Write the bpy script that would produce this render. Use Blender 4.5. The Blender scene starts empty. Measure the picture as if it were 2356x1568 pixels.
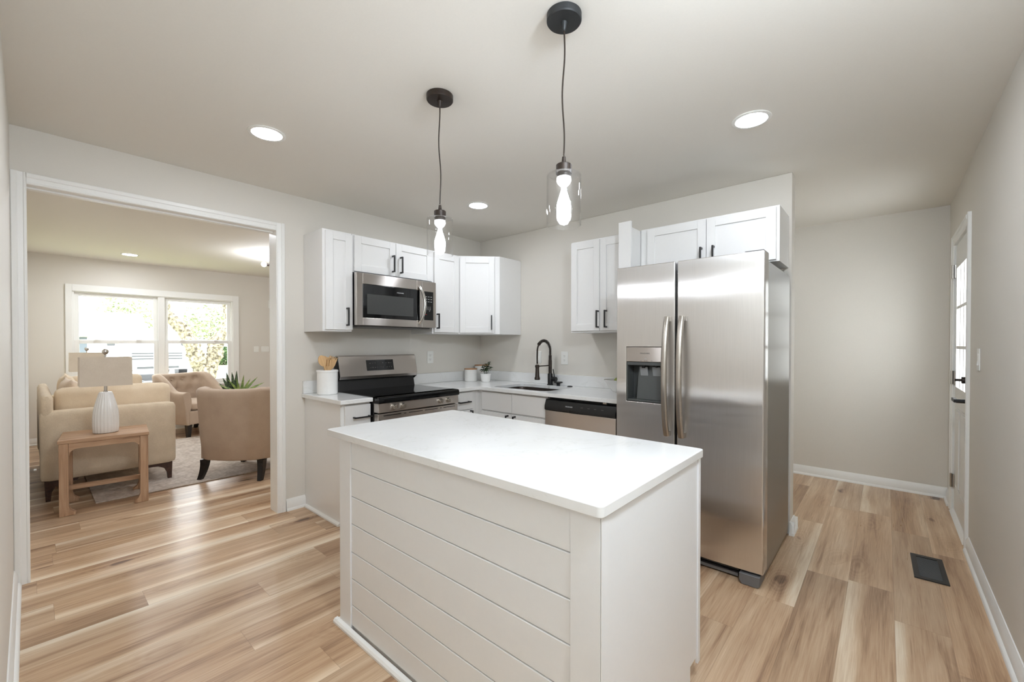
import bpy, bmesh, math, random
from mathutils import Vector, Matrix
PI = math.pi
SC = bpy.context.scene
COL = SC.collection
random.seed(7)

# ------------------------------------------------------------ camera, world, exposure
W_PX = 2356.0
cam_data = bpy.data.cameras.new('camera')
cam = bpy.data.objects.new('camera', cam_data)
COL.objects.link(cam)
YAW, PITCH, ROLL = 0.7135, -0.0097, -0.0005
cam.matrix_world = (Matrix.Translation((3.4886, -3.3627, 1.2859)) @ Matrix.Rotation(YAW, 4, 'Z')
                    @ Matrix.Rotation(PI / 2 + PITCH, 4, 'X') @ Matrix.Rotation(-ROLL, 4, 'Z'))
cam_data.sensor_fit = 'HORIZONTAL'
cam_data.sensor_width = 36.0
cam_data.lens = 975.76 / W_PX * 36.0
cam_data.shift_x = -15.48 / W_PX
cam_data.shift_y = 16.44 / W_PX
cam_data.clip_start = 0.01
SC.camera = cam

world = bpy.data.worlds.new('world')
SC.world = world
world.use_nodes = True
world.node_tree.nodes['Background'].inputs[0].default_value = (0.93, 0.97, 1.0, 1)
world.node_tree.nodes['Background'].inputs[1].default_value = 6.5

SC.view_settings.view_transform = 'Standard'
SC.view_settings.look = 'None'
SC.view_settings.exposure = 0.42
SC.view_settings.gamma = 1.0
SC.view_settings.use_curve_mapping = False
SC.cycles.adaptive_threshold = 0.03
SC.cycles.max_bounces = 9
SC.cycles.diffuse_bounces = 5
SC.cycles.glossy_bounces = 4
SC.cycles.transparent_max_bounces = 16
SC.cycles.sample_clamp_indirect = 6.0
SC.cycles.use_denoising = True
SC.cycles.caustics_reflective = False
SC.cycles.caustics_refractive = False

CAN_STRENGTH = 100.0
BULB_STRENGTH = 82.0

# ------------------------------------------------------------ materials
def srgb(r, g, b):
    f = lambda c: (c / 255 / 12.92) if c / 255 <= 0.04045 else ((c / 255 + 0.055) / 1.055) ** 2.4
    return (f(r), f(g), f(b), 1.0)

MATS = {}
def new_mat(name):
    m = bpy.data.materials.new(name)
    m.use_nodes = True
    MATS[name] = m
    nt = m.node_tree
    return m, nt, nt.nodes['Principled BSDF']

def N(nt, t, **kw):
    n = nt.nodes.new(t)
    for k, v in kw.items():
        if k.startswith('i_'):
            k2 = k[2:]
            n.inputs[int(k2) if k2.isdigit() else k2.replace('_', ' ')].default_value = v
        else:
            setattr(n, k, v)
    return n

def math_n(nt, op, a, b=None, c=None):
    n = nt.nodes.new('ShaderNodeMath'); n.operation = op
    for i, v in enumerate((a, b, c)):
        if v is None: continue
        if isinstance(v, (int, float)): n.inputs[i].default_value = v
        else: nt.links.new(v, n.inputs[i])
    return n.outputs[0]

def ramp(nt, fac, stops):
    n = nt.nodes.new('ShaderNodeValToRGB')
    el = n.color_ramp.elements
    while len(el) < len(stops): el.new(0.5)
    for e, (p, c) in zip(el, stops):
        e.position = p; e.color = c
    nt.links.new(fac, n.inputs[0])
    return n.outputs[0]

def mix(nt, fac, a, b, blend='MIX'):
    n = nt.nodes.new('ShaderNodeMix'); n.data_type = 'RGBA'; n.blend_type = blend
    for i, v in ((0, fac), (6, a), (7, b)):
        if isinstance(v, (int, float)): n.inputs[i].default_value = v
        elif isinstance(v, tuple): n.inputs[i].default_value = v
        else: nt.links.new(v, n.inputs[i])
    return n.outputs[2]

def paint(name, col, rough=0.5, noise=0.015, bump=0.0, scale=60, spec=0.5, metal=0.0, coat=0.0):
    """painted or moulded surface: a faint mottling and an optional fine texture"""
    m, nt, b = new_mat(name)
    tc = N(nt, 'ShaderNodeTexCoord')
    nz = N(nt, 'ShaderNodeTexNoise', i_Scale=scale, i_Detail=3.0)
    nt.links.new(tc.outputs['Object'], nz.inputs['Vector'])
    lo = tuple(max(0, c * (1 - noise)) for c in col[:3]) + (1,)
    hi = tuple(min(1, c * (1 + noise)) for c in col[:3]) + (1,)
    nt.links.new(ramp(nt, nz.outputs[0], [(0.3, lo), (0.7, hi)]), b.inputs['Base Color'])
    b.inputs['Roughness'].default_value = rough
    b.inputs['Specular IOR Level'].default_value = spec
    b.inputs['Metallic'].default_value = metal
    b.inputs['Coat Weight'].default_value = coat
    if bump:
        bp = N(nt, 'ShaderNodeBump', i_Strength=bump, i_Distance=0.002)
        nt.links.new(nz.outputs[0], bp.inputs['Height'])
        nt.links.new(bp.outputs[0], b.inputs['Normal'])
    return m

paint('wall_paint', srgb(222, 217, 208), 0.6, 0.012, 0.05, 180)
paint('ceiling_paint', srgb(232, 228, 220), 0.8, 0.008, 0.05, 120)
paint('trim_white', srgb(240, 239, 235), 0.35, 0.006)
paint('cabinet_white', srgb(234, 233, 231), 0.32, 0.005)
paint('island_white', srgb(238, 239, 240), 0.38, 0.005)
paint('door_white', srgb(233, 232, 228), 0.4, 0.006)
paint('plastic_white', srgb(238, 237, 232), 0.35, 0.005)
paint('ceramic_white', srgb(240, 239, 236), 0.18, 0.008)
paint('black_metal', srgb(22, 22, 23), 0.42, 0.05)
paint('bronze', srgb(48, 38, 31), 0.45, 0.12, 0, 200, 0.5, 0.35)
paint('charcoal_canopy', srgb(34, 36, 37), 0.5, 0.06)
paint('black_plastic', srgb(20, 20, 21), 0.3, 0.05)
paint('black_glass', srgb(9, 9, 10), 0.06, 0.05)
paint('dark_recess', srgb(72, 74, 73), 0.4, 0.05)
paint('grey_plastic', srgb(104, 103, 103), 0.45, 0.03)
paint('dark_grey_screen', srgb(64, 65, 64), 0.25, 0.03)
paint('paddle_grey', srgb(140, 141, 142), 0.25, 0.03)
paint('vent_grey', srgb(38, 39, 39), 0.4, 0.05)
paint('soil', srgb(58, 44, 34), 0.9, 0.3, 0.5, 90)
paint('black_leg', srgb(24, 19, 17), 0.35, 0.1)
paint('ink_white', srgb(205, 205, 205), 0.5, 0.01)
paint('ink_grey', srgb(96, 92, 90), 0.5, 0.01)
paint('ink_red', srgb(150, 40, 36), 0.5, 0.01)
paint('chrome', srgb(205, 203, 200), 0.16, 0.02, 0, 60, 0.5, 1.0)
paint('nickel', srgb(182, 176, 168), 0.28, 0.03, 0, 60, 0.5, 1.0)
paint('fruit_green', srgb(128, 140, 44), 0.35, 0.12, 0, 14)
paint('house_siding', srgb(98, 105, 114), 0.7, 0.05)
paint('house_white', srgb(225, 225, 222), 0.7, 0.04)
paint('roof_grey', srgb(196, 196, 194), 0.8, 0.06)
paint('car_white', srgb(228, 230, 232), 0.25, 0.02, 0, 20, 0.5, 0, 0.5)
paint('car_glass', srgb(60, 70, 74), 0.08, 0.03)
paint('lawn', srgb(148, 152, 108), 0.95, 0.25, 0, 2.0)
paint('asphalt', srgb(150, 150, 150), 0.9, 0.08, 0, 6.0)

def steel(name, col, rough, axis, wav=0.0):
    """brushed stainless steel: fine lines along AXIS (0 x, 1 y, 2 z), slightly wavy sheet"""
    m, nt, b = new_mat(name)
    tc = N(nt, 'ShaderNodeTexCoord')
    mp = N(nt, 'ShaderNodeMapping')
    s = [900.0, 900.0, 900.0]; s[axis] = 5.0
    mp.inputs['Scale'].default_value = s
    nt.links.new(tc.outputs['Object'], mp.inputs['Vector'])
    nz = N(nt, 'ShaderNodeTexNoise', i_Scale=1.0, i_Detail=2.0)
    nt.links.new(mp.outputs[0], nz.inputs['Vector'])
    lo = tuple(c * 0.95 for c in col[:3]) + (1,)
    hi = tuple(min(1, c * 1.04) for c in col[:3]) + (1,)
    nt.links.new(ramp(nt, nz.outputs[0], [(0.3, lo), (0.7, hi)]), b.inputs['Base Color'])
    b.inputs['Metallic'].default_value = 1.0
    b.inputs['Roughness'].default_value = rough
    b.inputs['Anisotropic'].default_value = 1.0
    tg = N(nt, 'ShaderNodeTangent', direction_type='RADIAL', axis='Z')
    nt.links.new(tg.outputs[0], b.inputs['Tangent'])
    b.inputs['Anisotropic Rotation'].default_value = 0.0 if axis == 2 else 0.25
    if wav:
        n2 = N(nt, 'ShaderNodeTexNoise', i_Scale=1.0, i_Detail=1.0)
        mp2 = N(nt, 'ShaderNodeMapping'); mp2.inputs['Scale'].default_value = (2.6, 2.6, 7.0)
        nt.links.new(tc.outputs['Object'], mp2.inputs['Vector'])
        nt.links.new(mp2.outputs[0], n2.inputs['Vector'])
        bp = N(nt, 'ShaderNodeBump', i_Strength=wav, i_Distance=0.02)
        nt.links.new(n2.outputs[0], bp.inputs['Height'])
        nt.links.new(bp.outputs[0], b.inputs['Normal'])
    return m
steel('steel_fridge', srgb(224, 222, 221), 0.20, 2, 0.06)
steel('steel_side', srgb(176, 174, 170), 0.36, 2)
steel('steel_dark', srgb(206, 199, 193), 0.28, 1, 0.0)
paint('steel_sink', srgb(92, 84, 80), 0.42, 0.04, 0, 60, 0.5, 1.0)

def quartz():
    m, nt, b = new_mat('quartz')
    tc = N(nt, 'ShaderNodeTexCoord')
    n1 = N(nt, 'ShaderNodeTexNoise', i_Scale=2.2, i_Detail=5.0, i_Roughness=0.6, i_Distortion=1.2)
    nt.links.new(tc.outputs['Object'], n1.inputs['Vector'])
    v = math_n(nt, 'ABSOLUTE', math_n(nt, 'SUBTRACT', n1.outputs[0], 0.5))
    c = ramp(nt, v, [(0.0, srgb(228, 228, 226)), (0.006, srgb(234, 234, 232)), (0.015, srgb(236, 236, 235))])
    n2 = N(nt, 'ShaderNodeTexNoise', i_Scale=6.0, i_Detail=4.0)
    nt.links.new(tc.outputs['Object'], n2.inputs['Vector'])
    c2 = ramp(nt, n2.outputs[0], [(0.3, (0.97, 0.97, 0.965, 1)), (0.65, (1, 1, 1, 1))])
    nt.links.new(mix(nt, 1.0, c, c2, 'MULTIPLY'), b.inputs['Base Color'])
    b.inputs['Roughness'].default_value = 0.14
    return m
quartz()

def floor_mat():
    """vinyl planks running along y: width 0.185, length 1.22, every plank its own tone and grain"""
    m, nt, b = new_mat('floor_planks')
    tc = N(nt, 'ShaderNodeTexCoord')
    sp = N(nt, 'ShaderNodeSeparateXYZ')
    nt.links.new(tc.outputs['Object'], sp.inputs[0])
    X, Y = sp.outputs[0], sp.outputs[1]
    w, L = 0.185, 1.27
    xs = math_n(nt, 'DIVIDE', math_n(nt, 'SUBTRACT', X, 3.528 - 0.185 * 30), w)
    ci = math_n(nt, 'FLOOR', xs); fx = math_n(nt, 'FRACT', xs)
    wn = N(nt, 'ShaderNodeTexWhiteNoise', noise_dimensions='1D')
    nt.links.new(ci, wn.inputs['W'])
    ys = math_n(nt, 'ADD', math_n(nt, 'DIVIDE', Y, L), math_n(nt, 'MULTIPLY', wn.outputs[0], 7.0))
    ri = math_n(nt, 'FLOOR', ys); fy = math_n(nt, 'FRACT', ys)
    cid = N(nt, 'ShaderNodeCombineXYZ')
    nt.links.new(ci, cid.inputs[0]); nt.links.new(ri, cid.inputs[1])
    w2 = N(nt, 'ShaderNodeTexWhiteNoise', noise_dimensions='3D')
    nt.links.new(cid.outputs[0], w2.inputs['Vector'])
    rs = N(nt, 'ShaderNodeSeparateColor'); nt.links.new(w2.outputs[1], rs.inputs[0])
    R1, R2, R3 = rs.outputs[0], rs.outputs[1], rs.outputs[2]
    def vec(sx, sy, off):
        c = N(nt, 'ShaderNodeCombineXYZ')
        nt.links.new(math_n(nt, 'ADD', math_n(nt, 'MULTIPLY', X, sx), math_n(nt, 'MULTIPLY', R1, 53.0)), c.inputs[0])
        nt.links.new(math_n(nt, 'ADD', math_n(nt, 'MULTIPLY', Y, sy), math_n(nt, 'MULTIPLY', R2, 31.0)), c.inputs[1])
        nt.links.new(math_n(nt, 'MULTIPLY_ADD', R3, 17.0, off), c.inputs[2])
        return c.outputs[0]
    def noise(v, sc=1.0, det=4.0, ro=0.55, dist=0.0):
        n = N(nt, 'ShaderNodeTexNoise', i_Scale=sc, i_Detail=det, i_Roughness=ro, i_Distortion=dist)
        nt.links.new(v, n.inputs['Vector']); return n.outputs[0]
    broad = noise(vec(9.0, 0.6, 0.0), 1.0, 2.0, 0.5, 1.1)       # sapwood and heartwood bands along the plank
    grain = noise(vec(60.0, 2.2, 5.0), 1.0, 5.0, 0.62, 0.6)
    fibre = noise(vec(260.0, 6.0, 9.0), 1.0, 3.0, 0.6)
    # knots: sparse cells, dark eye, rings around them
    kv = vec(4.6, 1.9, 2.0)
    warp = noise(vec(9.0, 5.0, 3.0), 1.0, 3.0, 0.5)
    vo = N(nt, 'ShaderNodeTexVoronoi', feature='F1', i_Scale=1.0, i_Randomness=1.0)
    va = N(nt, 'ShaderNodeVectorMath', operation='MULTIPLY_ADD')
    cw = N(nt, 'ShaderNodeCombineXYZ')
    for i in range(2): nt.links.new(warp, cw.inputs[i])
    nt.links.new(cw.outputs[0], va.inputs[0]); va.inputs[1].default_value = (0.35, 0.35, 0); nt.links.new(kv, va.inputs[2])
    nt.links.new(va.outputs[0], vo.inputs['Vector'])
    cs = N(nt, 'ShaderNodeSeparateColor'); nt.links.new(vo.outputs['Color'], cs.inputs[0])
    has = math_n(nt, 'GREATER_THAN', cs.outputs[0], 0.5)
    d = vo.outputs['Distance']
    eye = math_n(nt, 'MULTIPLY', has, ramp(nt, d, [(0.02, (1, 1, 1, 1)), (0.16, (0, 0, 0, 1))]))
    halo = math_n(nt, 'MULTIPLY', has, ramp(nt, d, [(0.05, (1, 1, 1, 1)), (0.5, (0, 0, 0, 1))]))
    rings = math_n(nt, 'MULTIPLY', math_n(nt, 'SINE', math_n(nt, 'MULTIPLY', d, 95.0)), halo)
    # pale sapwood along one edge of most planks, its border wandering
    side = math_n(nt, 'GREATER_THAN', R2, 0.5)
    u = math_n(nt, 'ABSOLUTE', math_n(nt, 'SUBTRACT', side, fx))
    wob = noise(vec(1.5, 0.9, 11.0), 1.0, 3.0, 0.55)
    uu = math_n(nt, 'ADD', u, math_n(nt, 'MULTIPLY', math_n(nt, 'SUBTRACT', wob, 0.5), 0.75))
    sap = math_n(nt, 'MULTIPLY', math_n(nt, 'GREATER_THAN', R1, 0.25), ramp(nt, uu, [(0.14, (1, 1, 1, 1)), (0.34, (0, 0, 0, 1))]))
    heart = math_n(nt, 'SUBTRACT', 1.0, sap)
    st = math_n(nt, 'MULTIPLY', heart, ramp(nt, noise(vec(34.0, 1.6, 7.0), 1.0, 3.0, 0.6, 0.4), [(0.60, (0, 0, 0, 1)), (0.76, (1, 1, 1, 1))]))
    t = math_n(nt, 'MULTIPLY_ADD', math_n(nt, 'SUBTRACT', broad, 0.5), 0.85, 0.49)
    t = math_n(nt, 'ADD', t, math_n(nt, 'MULTIPLY', math_n(nt, 'SUBTRACT', grain, 0.5), 0.50))
    t = math_n(nt, 'ADD', t, math_n(nt, 'MULTIPLY', math_n(nt, 'SUBTRACT', fibre, 0.5), 0.42))
    t = math_n(nt, 'ADD', t, math_n(nt, 'MULTIPLY', math_n(nt, 'SUBTRACT', R3, 0.5), 0.24))
    t = math_n(nt, 'ADD', t, math_n(nt, 'MULTIPLY', sap, 0.34))
    t = math_n(nt, 'SUBTRACT', t, math_n(nt, 'MULTIPLY', st, 0.20))
    t = math_n(nt, 'SUBTRACT', t, math_n(nt, 'MULTIPLY', halo, 0.16))
    t = math_n(nt, 'ADD', t, math_n(nt, 'MULTIPLY', rings, 0.06))
    t = math_n(nt, 'SUBTRACT', t, math_n(nt, 'MULTIPLY', eye, 0.55))
    col = ramp(nt, t, [(0.0, srgb(96, 72, 54)), (0.2, srgb(144, 112, 86)), (0.42, srgb(182, 151, 121)),
                       (0.62, srgb(200, 172, 142)), (0.85, srgb(222, 202, 176)), (1.0, srgb(232, 217, 195))])
    tint = ramp(nt, R2, [(0.0, (0.93, 0.93, 0.93, 1)), (1.0, (1.05, 1.02, 0.98, 1))])
    col = mix(nt, 1.0, col, tint, 'MULTIPLY')
    ex = math_n(nt, 'MULTIPLY', math_n(nt, 'MINIMUM', fx, math_n(nt, 'SUBTRACT', 1.0, fx)), w)
    ey = math_n(nt, 'MULTIPLY', math_n(nt, 'MINIMUM', fy, math_n(nt, 'SUBTRACT', 1.0, fy)), L)
    e = math_n(nt, 'MINIMUM', ex, ey)
    gap = math_n(nt, 'LESS_THAN', e, 0.0009)
    col = mix(nt, math_n(nt, 'MULTIPLY', gap, 0.4), col, srgb(112, 84, 62))
    nt.links.new(col, b.inputs['Base Color'])
    nt.links.new(ramp(nt, grain, [(0.3, (0.36, 0.36, 0.36, 1)), (0.7, (0.27, 0.27, 0.27, 1))]), b.inputs['Roughness'])
    b.inputs['Specular IOR Level'].default_value = 0.45
    bp = N(nt, 'ShaderNodeBump', i_Strength=0.12, i_Distance=0.001)
    nt.links.new(math_n(nt, 'SUBTRACT', fibre, math_n(nt, 'MULTIPLY', gap, 1.5)), bp.inputs['Height'])
    nt.links.new(bp.outputs[0], b.inputs['Normal'])
    return m
floor_mat()

def wood(name, c1, c2, c3, axis, rough=0.5, sc=1.0):
    m, nt, b = new_mat(name)
    tc = N(nt, 'ShaderNodeTexCoord')
    mp = N(nt, 'ShaderNodeMapping')
    s = [42.0 * sc] * 3; s[axis] = 3.0 * sc
    mp.inputs['Scale'].default_value = s
    nt.links.new(tc.outputs['Object'], mp.inputs['Vector'])
    n = N(nt, 'ShaderNodeTexNoise', i_Scale=1.0, i_Detail=5.0, i_Roughness=0.6, i_Distortion=0.7)
    nt.links.new(mp.outputs[0], n.inputs['Vector'])
    nt.links.new(ramp(nt, n.outputs[0], [(0.28, c1), (0.5, c2), (0.75, c3)]), b.inputs['Base Color'])
    b.inputs['Roughness'].default_value = rough
    bp = N(nt, 'ShaderNodeBump', i_Strength=0.1, i_Distance=0.001)
    nt.links.new(n.outputs[0], bp.inputs['Height']); nt.links.new(bp.outputs[0], b.inputs['Normal'])
    return m
TW = (srgb(146, 112, 84), srgb(180, 145, 115), srgb(198, 165, 135))
wood('table_wood_y', *TW, 1); wood('table_wood_z', *TW, 2); wood('table_wood_x', *TW, 0)
wood('walnut', srgb(44, 26, 18), srgb(66, 40, 28), srgb(84, 54, 38), 0)
wood('bamboo', srgb(206, 162, 112), srgb(222, 182, 132), srgb(232, 196, 150), 2)
wood('lid_wood', srgb(170, 122, 84), srgb(190, 142, 102), srgb(204, 160, 120), 0)

def fabric(name, c1, c2, sc=260.0, bump=0.25, rough=0.9):
    m, nt, b = new_mat(name)
    tc = N(nt, 'ShaderNodeTexCoord')
    n1 = N(nt, 'ShaderNodeTexNoise', i_Scale=sc, i_Detail=3.0)
    n2 = N(nt, 'ShaderNodeTexNoise', i_Scale=9.0, i_Detail=3.0)
    for n in (n1, n2): nt.links.new(tc.outputs['Object'], n.inputs['Vector'])
    f = math_n(nt, 'MULTIPLY_ADD', n2.outputs[0], 0.4, math_n(nt, 'MULTIPLY', n1.outputs[0], 0.6))
    nt.links.new(ramp(nt, f, [(0.35, c1), (0.65, c2)]), b.inputs['Base Color'])
    b.inputs['Roughness'].default_value = rough
    b.inputs['Sheen Weight'].default_value = 0.15
    b.inputs['Specular IOR Level'].default_value = 0.2
    bp = N(nt, 'ShaderNodeBump', i_Strength=bump, i_Distance=0.002)
    nt.links.new(n1.outputs[0], bp.inputs['Height']); nt.links.new(bp.outputs[0], b.inputs['Normal'])
    return m
fabric('sofa_linen', srgb(204, 186, 160), srgb(228, 211, 186))
fabric('cushion_cream', srgb(222, 201, 172), srgb(238, 220, 194))
fabric('pillow_stripe', srgb(214, 194, 172), srgb(232, 214, 194), 120)
fabric('chair_taupe', srgb(176, 155, 135), srgb(190, 169, 149), 400, 0.12)
fabric('lamp_linen', srgb(216, 204, 188), srgb(230, 219, 204), 300, 0.15)
fabric('rug_wool', srgb(168, 152, 138), srgb(212, 200, 188), 34, 0.6)

def leaf(name, c1, c2, rough=0.4, sc=20):
    m, nt, b = new_mat(name)
    tc = N(nt, 'ShaderNodeTexCoord')
    n = N(nt, 'ShaderNodeTexNoise', i_Scale=sc, i_Detail=3.0)
    nt.links.new(tc.outputs['Object'], n.inputs['Vector'])
    nt.links.new(ramp(nt, n.outputs[0], [(0.35, c1), (0.65, c2)]), b.inputs['Base Color'])
    b.inputs['Roughness'].default_value = rough
    return m
leaf('leaf_dark', srgb(30, 50, 26), srgb(70, 96, 52))
leaf('leaf_snake', srgb(34, 50, 36), srgb(92, 112, 78), 0.4, 60)
leaf('leaf_aloe', srgb(78, 108, 42), srgb(146, 160, 84), 0.4, 30)
leaf('leaf_shrub', srgb(46, 68, 36), srgb(84, 106, 60), 0.8, 3)
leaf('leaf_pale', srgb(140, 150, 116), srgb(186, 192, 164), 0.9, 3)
leaf('bark', srgb(78, 70, 58), srgb(168, 158, 134), 0.9, 16)

def glass(name, tint=(1, 1, 1, 1), ior=1.45, boost=1.0):
    """thin clear glass: mostly transparent, mirror-like at glancing angles"""
    m, nt, b = new_mat(name)
    nt.nodes.remove(b)
    out = nt.nodes['Material Output']
    lw = N(nt, 'ShaderNodeLayerWeight', i_Blend=0.5)
    f0 = ((ior - 1) / (ior + 1)) ** 2
    fr = math_n(nt, 'MULTIPLY_ADD', math_n(nt, 'POWER', lw.outputs['Facing'], 5.0), 1.0 - f0, f0)
    tr = N(nt, 'ShaderNodeBsdfTransparent'); tr.inputs[0].default_value = tint
    gl = N(nt, 'ShaderNodeBsdfGlossy'); gl.inputs['Roughness'].default_value = 0.02
    mx = N(nt, 'ShaderNodeMixShader')
    nt.links.new(math_n(nt, 'MULTIPLY', fr, boost), mx.inputs[0])
    nt.links.new(tr.outputs[0], mx.inputs[1]); nt.links.new(gl.outputs[0], mx.inputs[2])
    nt.links.new(mx.outputs[0], out.inputs[0])
    return m
glass('pane_glass', (0.97, 0.98, 0.98, 1), 1.3)
glass('shade_glass', (0.985, 0.985, 0.985, 1), 1.45)

def emit(name, col, s):
    m, nt, b = new_mat(name)
    b.inputs['Base Color'].default_value = (0.9, 0.9, 0.9, 1)
    b.inputs['Emission Color'].default_value = col
    b.inputs['Emission Strength'].default_value = s
    return m
emit('can_light', (0.87, 0.92, 1.0, 1), CAN_STRENGTH)
emit('living_can_light', (0.87, 0.92, 1.0, 1), CAN_STRENGTH * 1.6)
emit('hall_fill_light', (0.87, 0.92, 1.0, 1), CAN_STRENGTH * 0.4)
emit('bulb_light', (0.87, 0.92, 1.0, 1), BULB_STRENGTH)
emit('globe_light', (0.87, 0.92, 1.0, 1), 200.0)
emit('entry_fill_light', (0.76, 0.87, 1.0, 1), 135.0)
emit('bulb_base_glow', (1.0, 1.0, 1.0, 1), 1.5)  # glow put into the pendant bulb base, which is no light source

# ------------------------------------------------------------ geometry helpers
class G:
    """collects shapes for ONE mesh object"""
    def __init__(s): s.v, s.f = [], []
    def add(s, vs, fs):
        o = len(s.v)
        s.v += [Vector(p) for p in vs]
        s.f += [tuple(i + o for i in f) for f in fs]
        return s
    def box(s, x0, x1, y0, y1, z0, z1):
        x0, x1 = min(x0, x1), max(x0, x1); y0, y1 = min(y0, y1), max(y0, y1); z0, z1 = min(z0, z1), max(z0, z1)
        vs = [(x, y, z) for z in (z0, z1) for y in (y0, y1) for x in (x0, x1)]
        return s.add(vs, [(0, 2, 3, 1), (4, 5, 7, 6), (0, 1, 5, 4), (2, 6, 7, 3), (0, 4, 6, 2), (1, 3, 7, 5)])
    def obox(s, M, x0, x1, y0, y1, z0, z1):
        g = G().box(x0, x1, y0, y1, z0, z1)
        return s.add([M @ p for p in g.v], g.f)
    def lathe(s, prof, n=32, c=(0, 0, 0), M=None, close=False):
        vs, fs = [], []
        for r, z in prof:
            for k in range(n):
                a = 2 * PI * k / n
                vs.append(Vector((c[0] + r * math.cos(a), c[1] + r * math.sin(a), c[2] + z)))
        m = len(prof)
        for i in range(m - 1 if not close else m):
            for k in range(n):
                j = (i + 1) % m
                fs.append((i * n + k, i * n + (k + 1) % n, j * n + (k + 1) % n, j * n + k))
        if not close:
            if prof[0][0] > 1e-6: fs.append(tuple(range(n))[::-1])
            if prof[-1][0] > 1e-6: fs.append(tuple((m - 1) * n + k for k in range(n)))
        if M is not None: vs = [M @ v for v in vs]
        return s.add(vs, fs)
    def cyl(s, p0, p1, r0, r1=None, n=20):
        r1 = r0 if r1 is None else r1
        p0, p1 = Vector(p0), Vector(p1)
        q = (p1 - p0).to_track_quat('Z', 'Y').to_matrix().to_4x4()
        return s.lathe([(r0, 0), (r1, (p1 - p0).length)], n, M=Matrix.Translation(p0) @ q)
    def tube(s, pts, r, n=10, sx=1.0, up=(0, 0, 1)):
        pts = [Vector(p) for p in pts]
        m = len(pts)
        rs = r if isinstance(r, (list, tuple)) else [r] * m
        vs, fs = [], []
        nrm = None
        for i, p in enumerate(pts):
            t = (pts[min(i + 1, m - 1)] - pts[max(i - 1, 0)]).normalized()
            if nrm is None:
                u = Vector(up)
                if abs(u.dot(t)) > 0.95: u = Vector((1, 0, 0))
                nrm = (u - t * u.dot(t)).normalized()
            else:
                nrm = (nrm - t * nrm.dot(t)).normalized()
            bn = t.cross(nrm)
            for k in range(n):
                a = 2 * PI * k / n
                vs.append(p + nrm * (math.cos(a) * rs[i]) + bn * (math.sin(a) * rs[i] * sx))
        for i in range(m - 1):
            for k in range(n):
                fs.append((i * n + k, i * n + (k + 1) % n, (i + 1) * n + (k + 1) % n, (i + 1) * n + k))
        fs.append(tuple(range(n))[::-1]); fs.append(tuple((m - 1) * n + k for k in range(n)))
        return s.add(vs, fs)
    def prism(s, poly, axis, a, b):
        """2-D polygon pushed along AXIS from a to b; poly axes are the other two in x,y,z order"""
        def P(u, v, w):
            return {0: (w, u, v), 1: (u, w, v), 2: (u, v, w)}[axis]
        n = len(poly)
        vs = [P(u, v, a) for u, v in poly] + [P(u, v, b) for u, v in poly]
        fs = [tuple(range(n))[::-1], tuple(range(n, 2 * n))]
        fs += [(i, (i + 1) % n, n + (i + 1) % n, n + i) for i in range(n)]
        return s.add(vs, fs)
    def ball(s, c, r, sc=(1, 1, 1), n=16, m=10):
        prof = [(max(1e-7, r * math.sin(PI * i / m)), -r * math.cos(PI * i / m)) for i in range(m + 1)]
        g = G().lathe(prof, n)
        return s.add([Vector((c[0] + v.x * sc[0], c[1] + v.y * sc[1], c[2] + v.z * sc[2])) for v in g.v], g.f)
    def move(s, M):
        s.v = [M @ v for v in s.v]; return s

def obj(name, g, mat, parent=None, bevel=0.0, seg=2, smooth=True, ang=35, label=None, subsurf=0, weld=False):
    me = bpy.data.meshes.new(name)
    bm = bmesh.new()
    vs = [bm.verts.new(v) for v in g.v]
    for f in g.f:
        try: bm.faces.new([vs[i] for i in f])
        except ValueError: pass
    if weld: bmesh.ops.remove_doubles(bm, verts=bm.verts, dist=1e-6)
    bmesh.ops.recalc_face_normals(bm, faces=bm.faces)
    bm.to_mesh(me); bm.free()
    if smooth:
        me.polygons.foreach_set('use_smooth', [True] * len(me.polygons))
        me.set_sharp_from_angle(angle=math.radians(ang))
    me.materials.append(MATS[mat] if isinstance(mat, str) else mat)
    o = bpy.data.objects.new(name, me)
    COL.objects.link(o)
    if parent is not None: o.parent = parent
    if bevel:
        b = o.modifiers.new('bevel', 'BEVEL'); b.width = bevel; b.segments = seg
        b.limit_method = 'ANGLE'; b.angle_limit = math.radians(40); b.harden_normals = True
    if subsurf:
        b = o.modifiers.new('sub', 'SUBSURF'); b.levels = subsurf; b.render_levels = subsurf
    if label: o['label'] = label
    return o

def tag(o, label, cat, group=None, kind=None):
    o['label'] = label; o['category'] = cat
    if group: o['group'] = group
    if kind: o['kind'] = kind
    return o

def thing(name, label, cat, loc=(0, 0, 0), rotz=0.0, group=None, kind=None):
    o = bpy.data.objects.new(name, None); COL.objects.link(o)
    o.empty_display_size = 0.1
    o.location = loc; o.rotation_euler = (0, 0, rotz)
    return tag(o, label, cat, group, kind)

def struct(name, g, mat, parent=None, label=None, cat=None, **kw):
    o = obj(name, g, mat, parent, **kw)
    if parent is None:
        o['kind'] = 'structure'
        if label: o['label'] = label
        if cat: o['category'] = cat
    return o

def text(name, body, size, mat, parent, loc, rot, extr=0.0003, sx=1.0, spacing=1.0, align='CENTER'):
    cu = bpy.data.curves.new(name, 'FONT')
    cu.body = body; cu.size = size; cu.extrude = extr
    cu.align_x = align; cu.align_y = 'CENTER'; cu.space_character = spacing
    cu.materials.append(MATS[mat])
    tmp = bpy.data.objects.new(name, cu)
    me = bpy.data.meshes.new_from_object(tmp)
    bpy.data.objects.remove(tmp)
    if not me.materials: me.materials.append(MATS[mat])
    o = bpy.data.objects.new(name, me); COL.objects.link(o)
    o.parent = parent; o.location = loc; o.rotation_euler = rot
    return o

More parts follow.
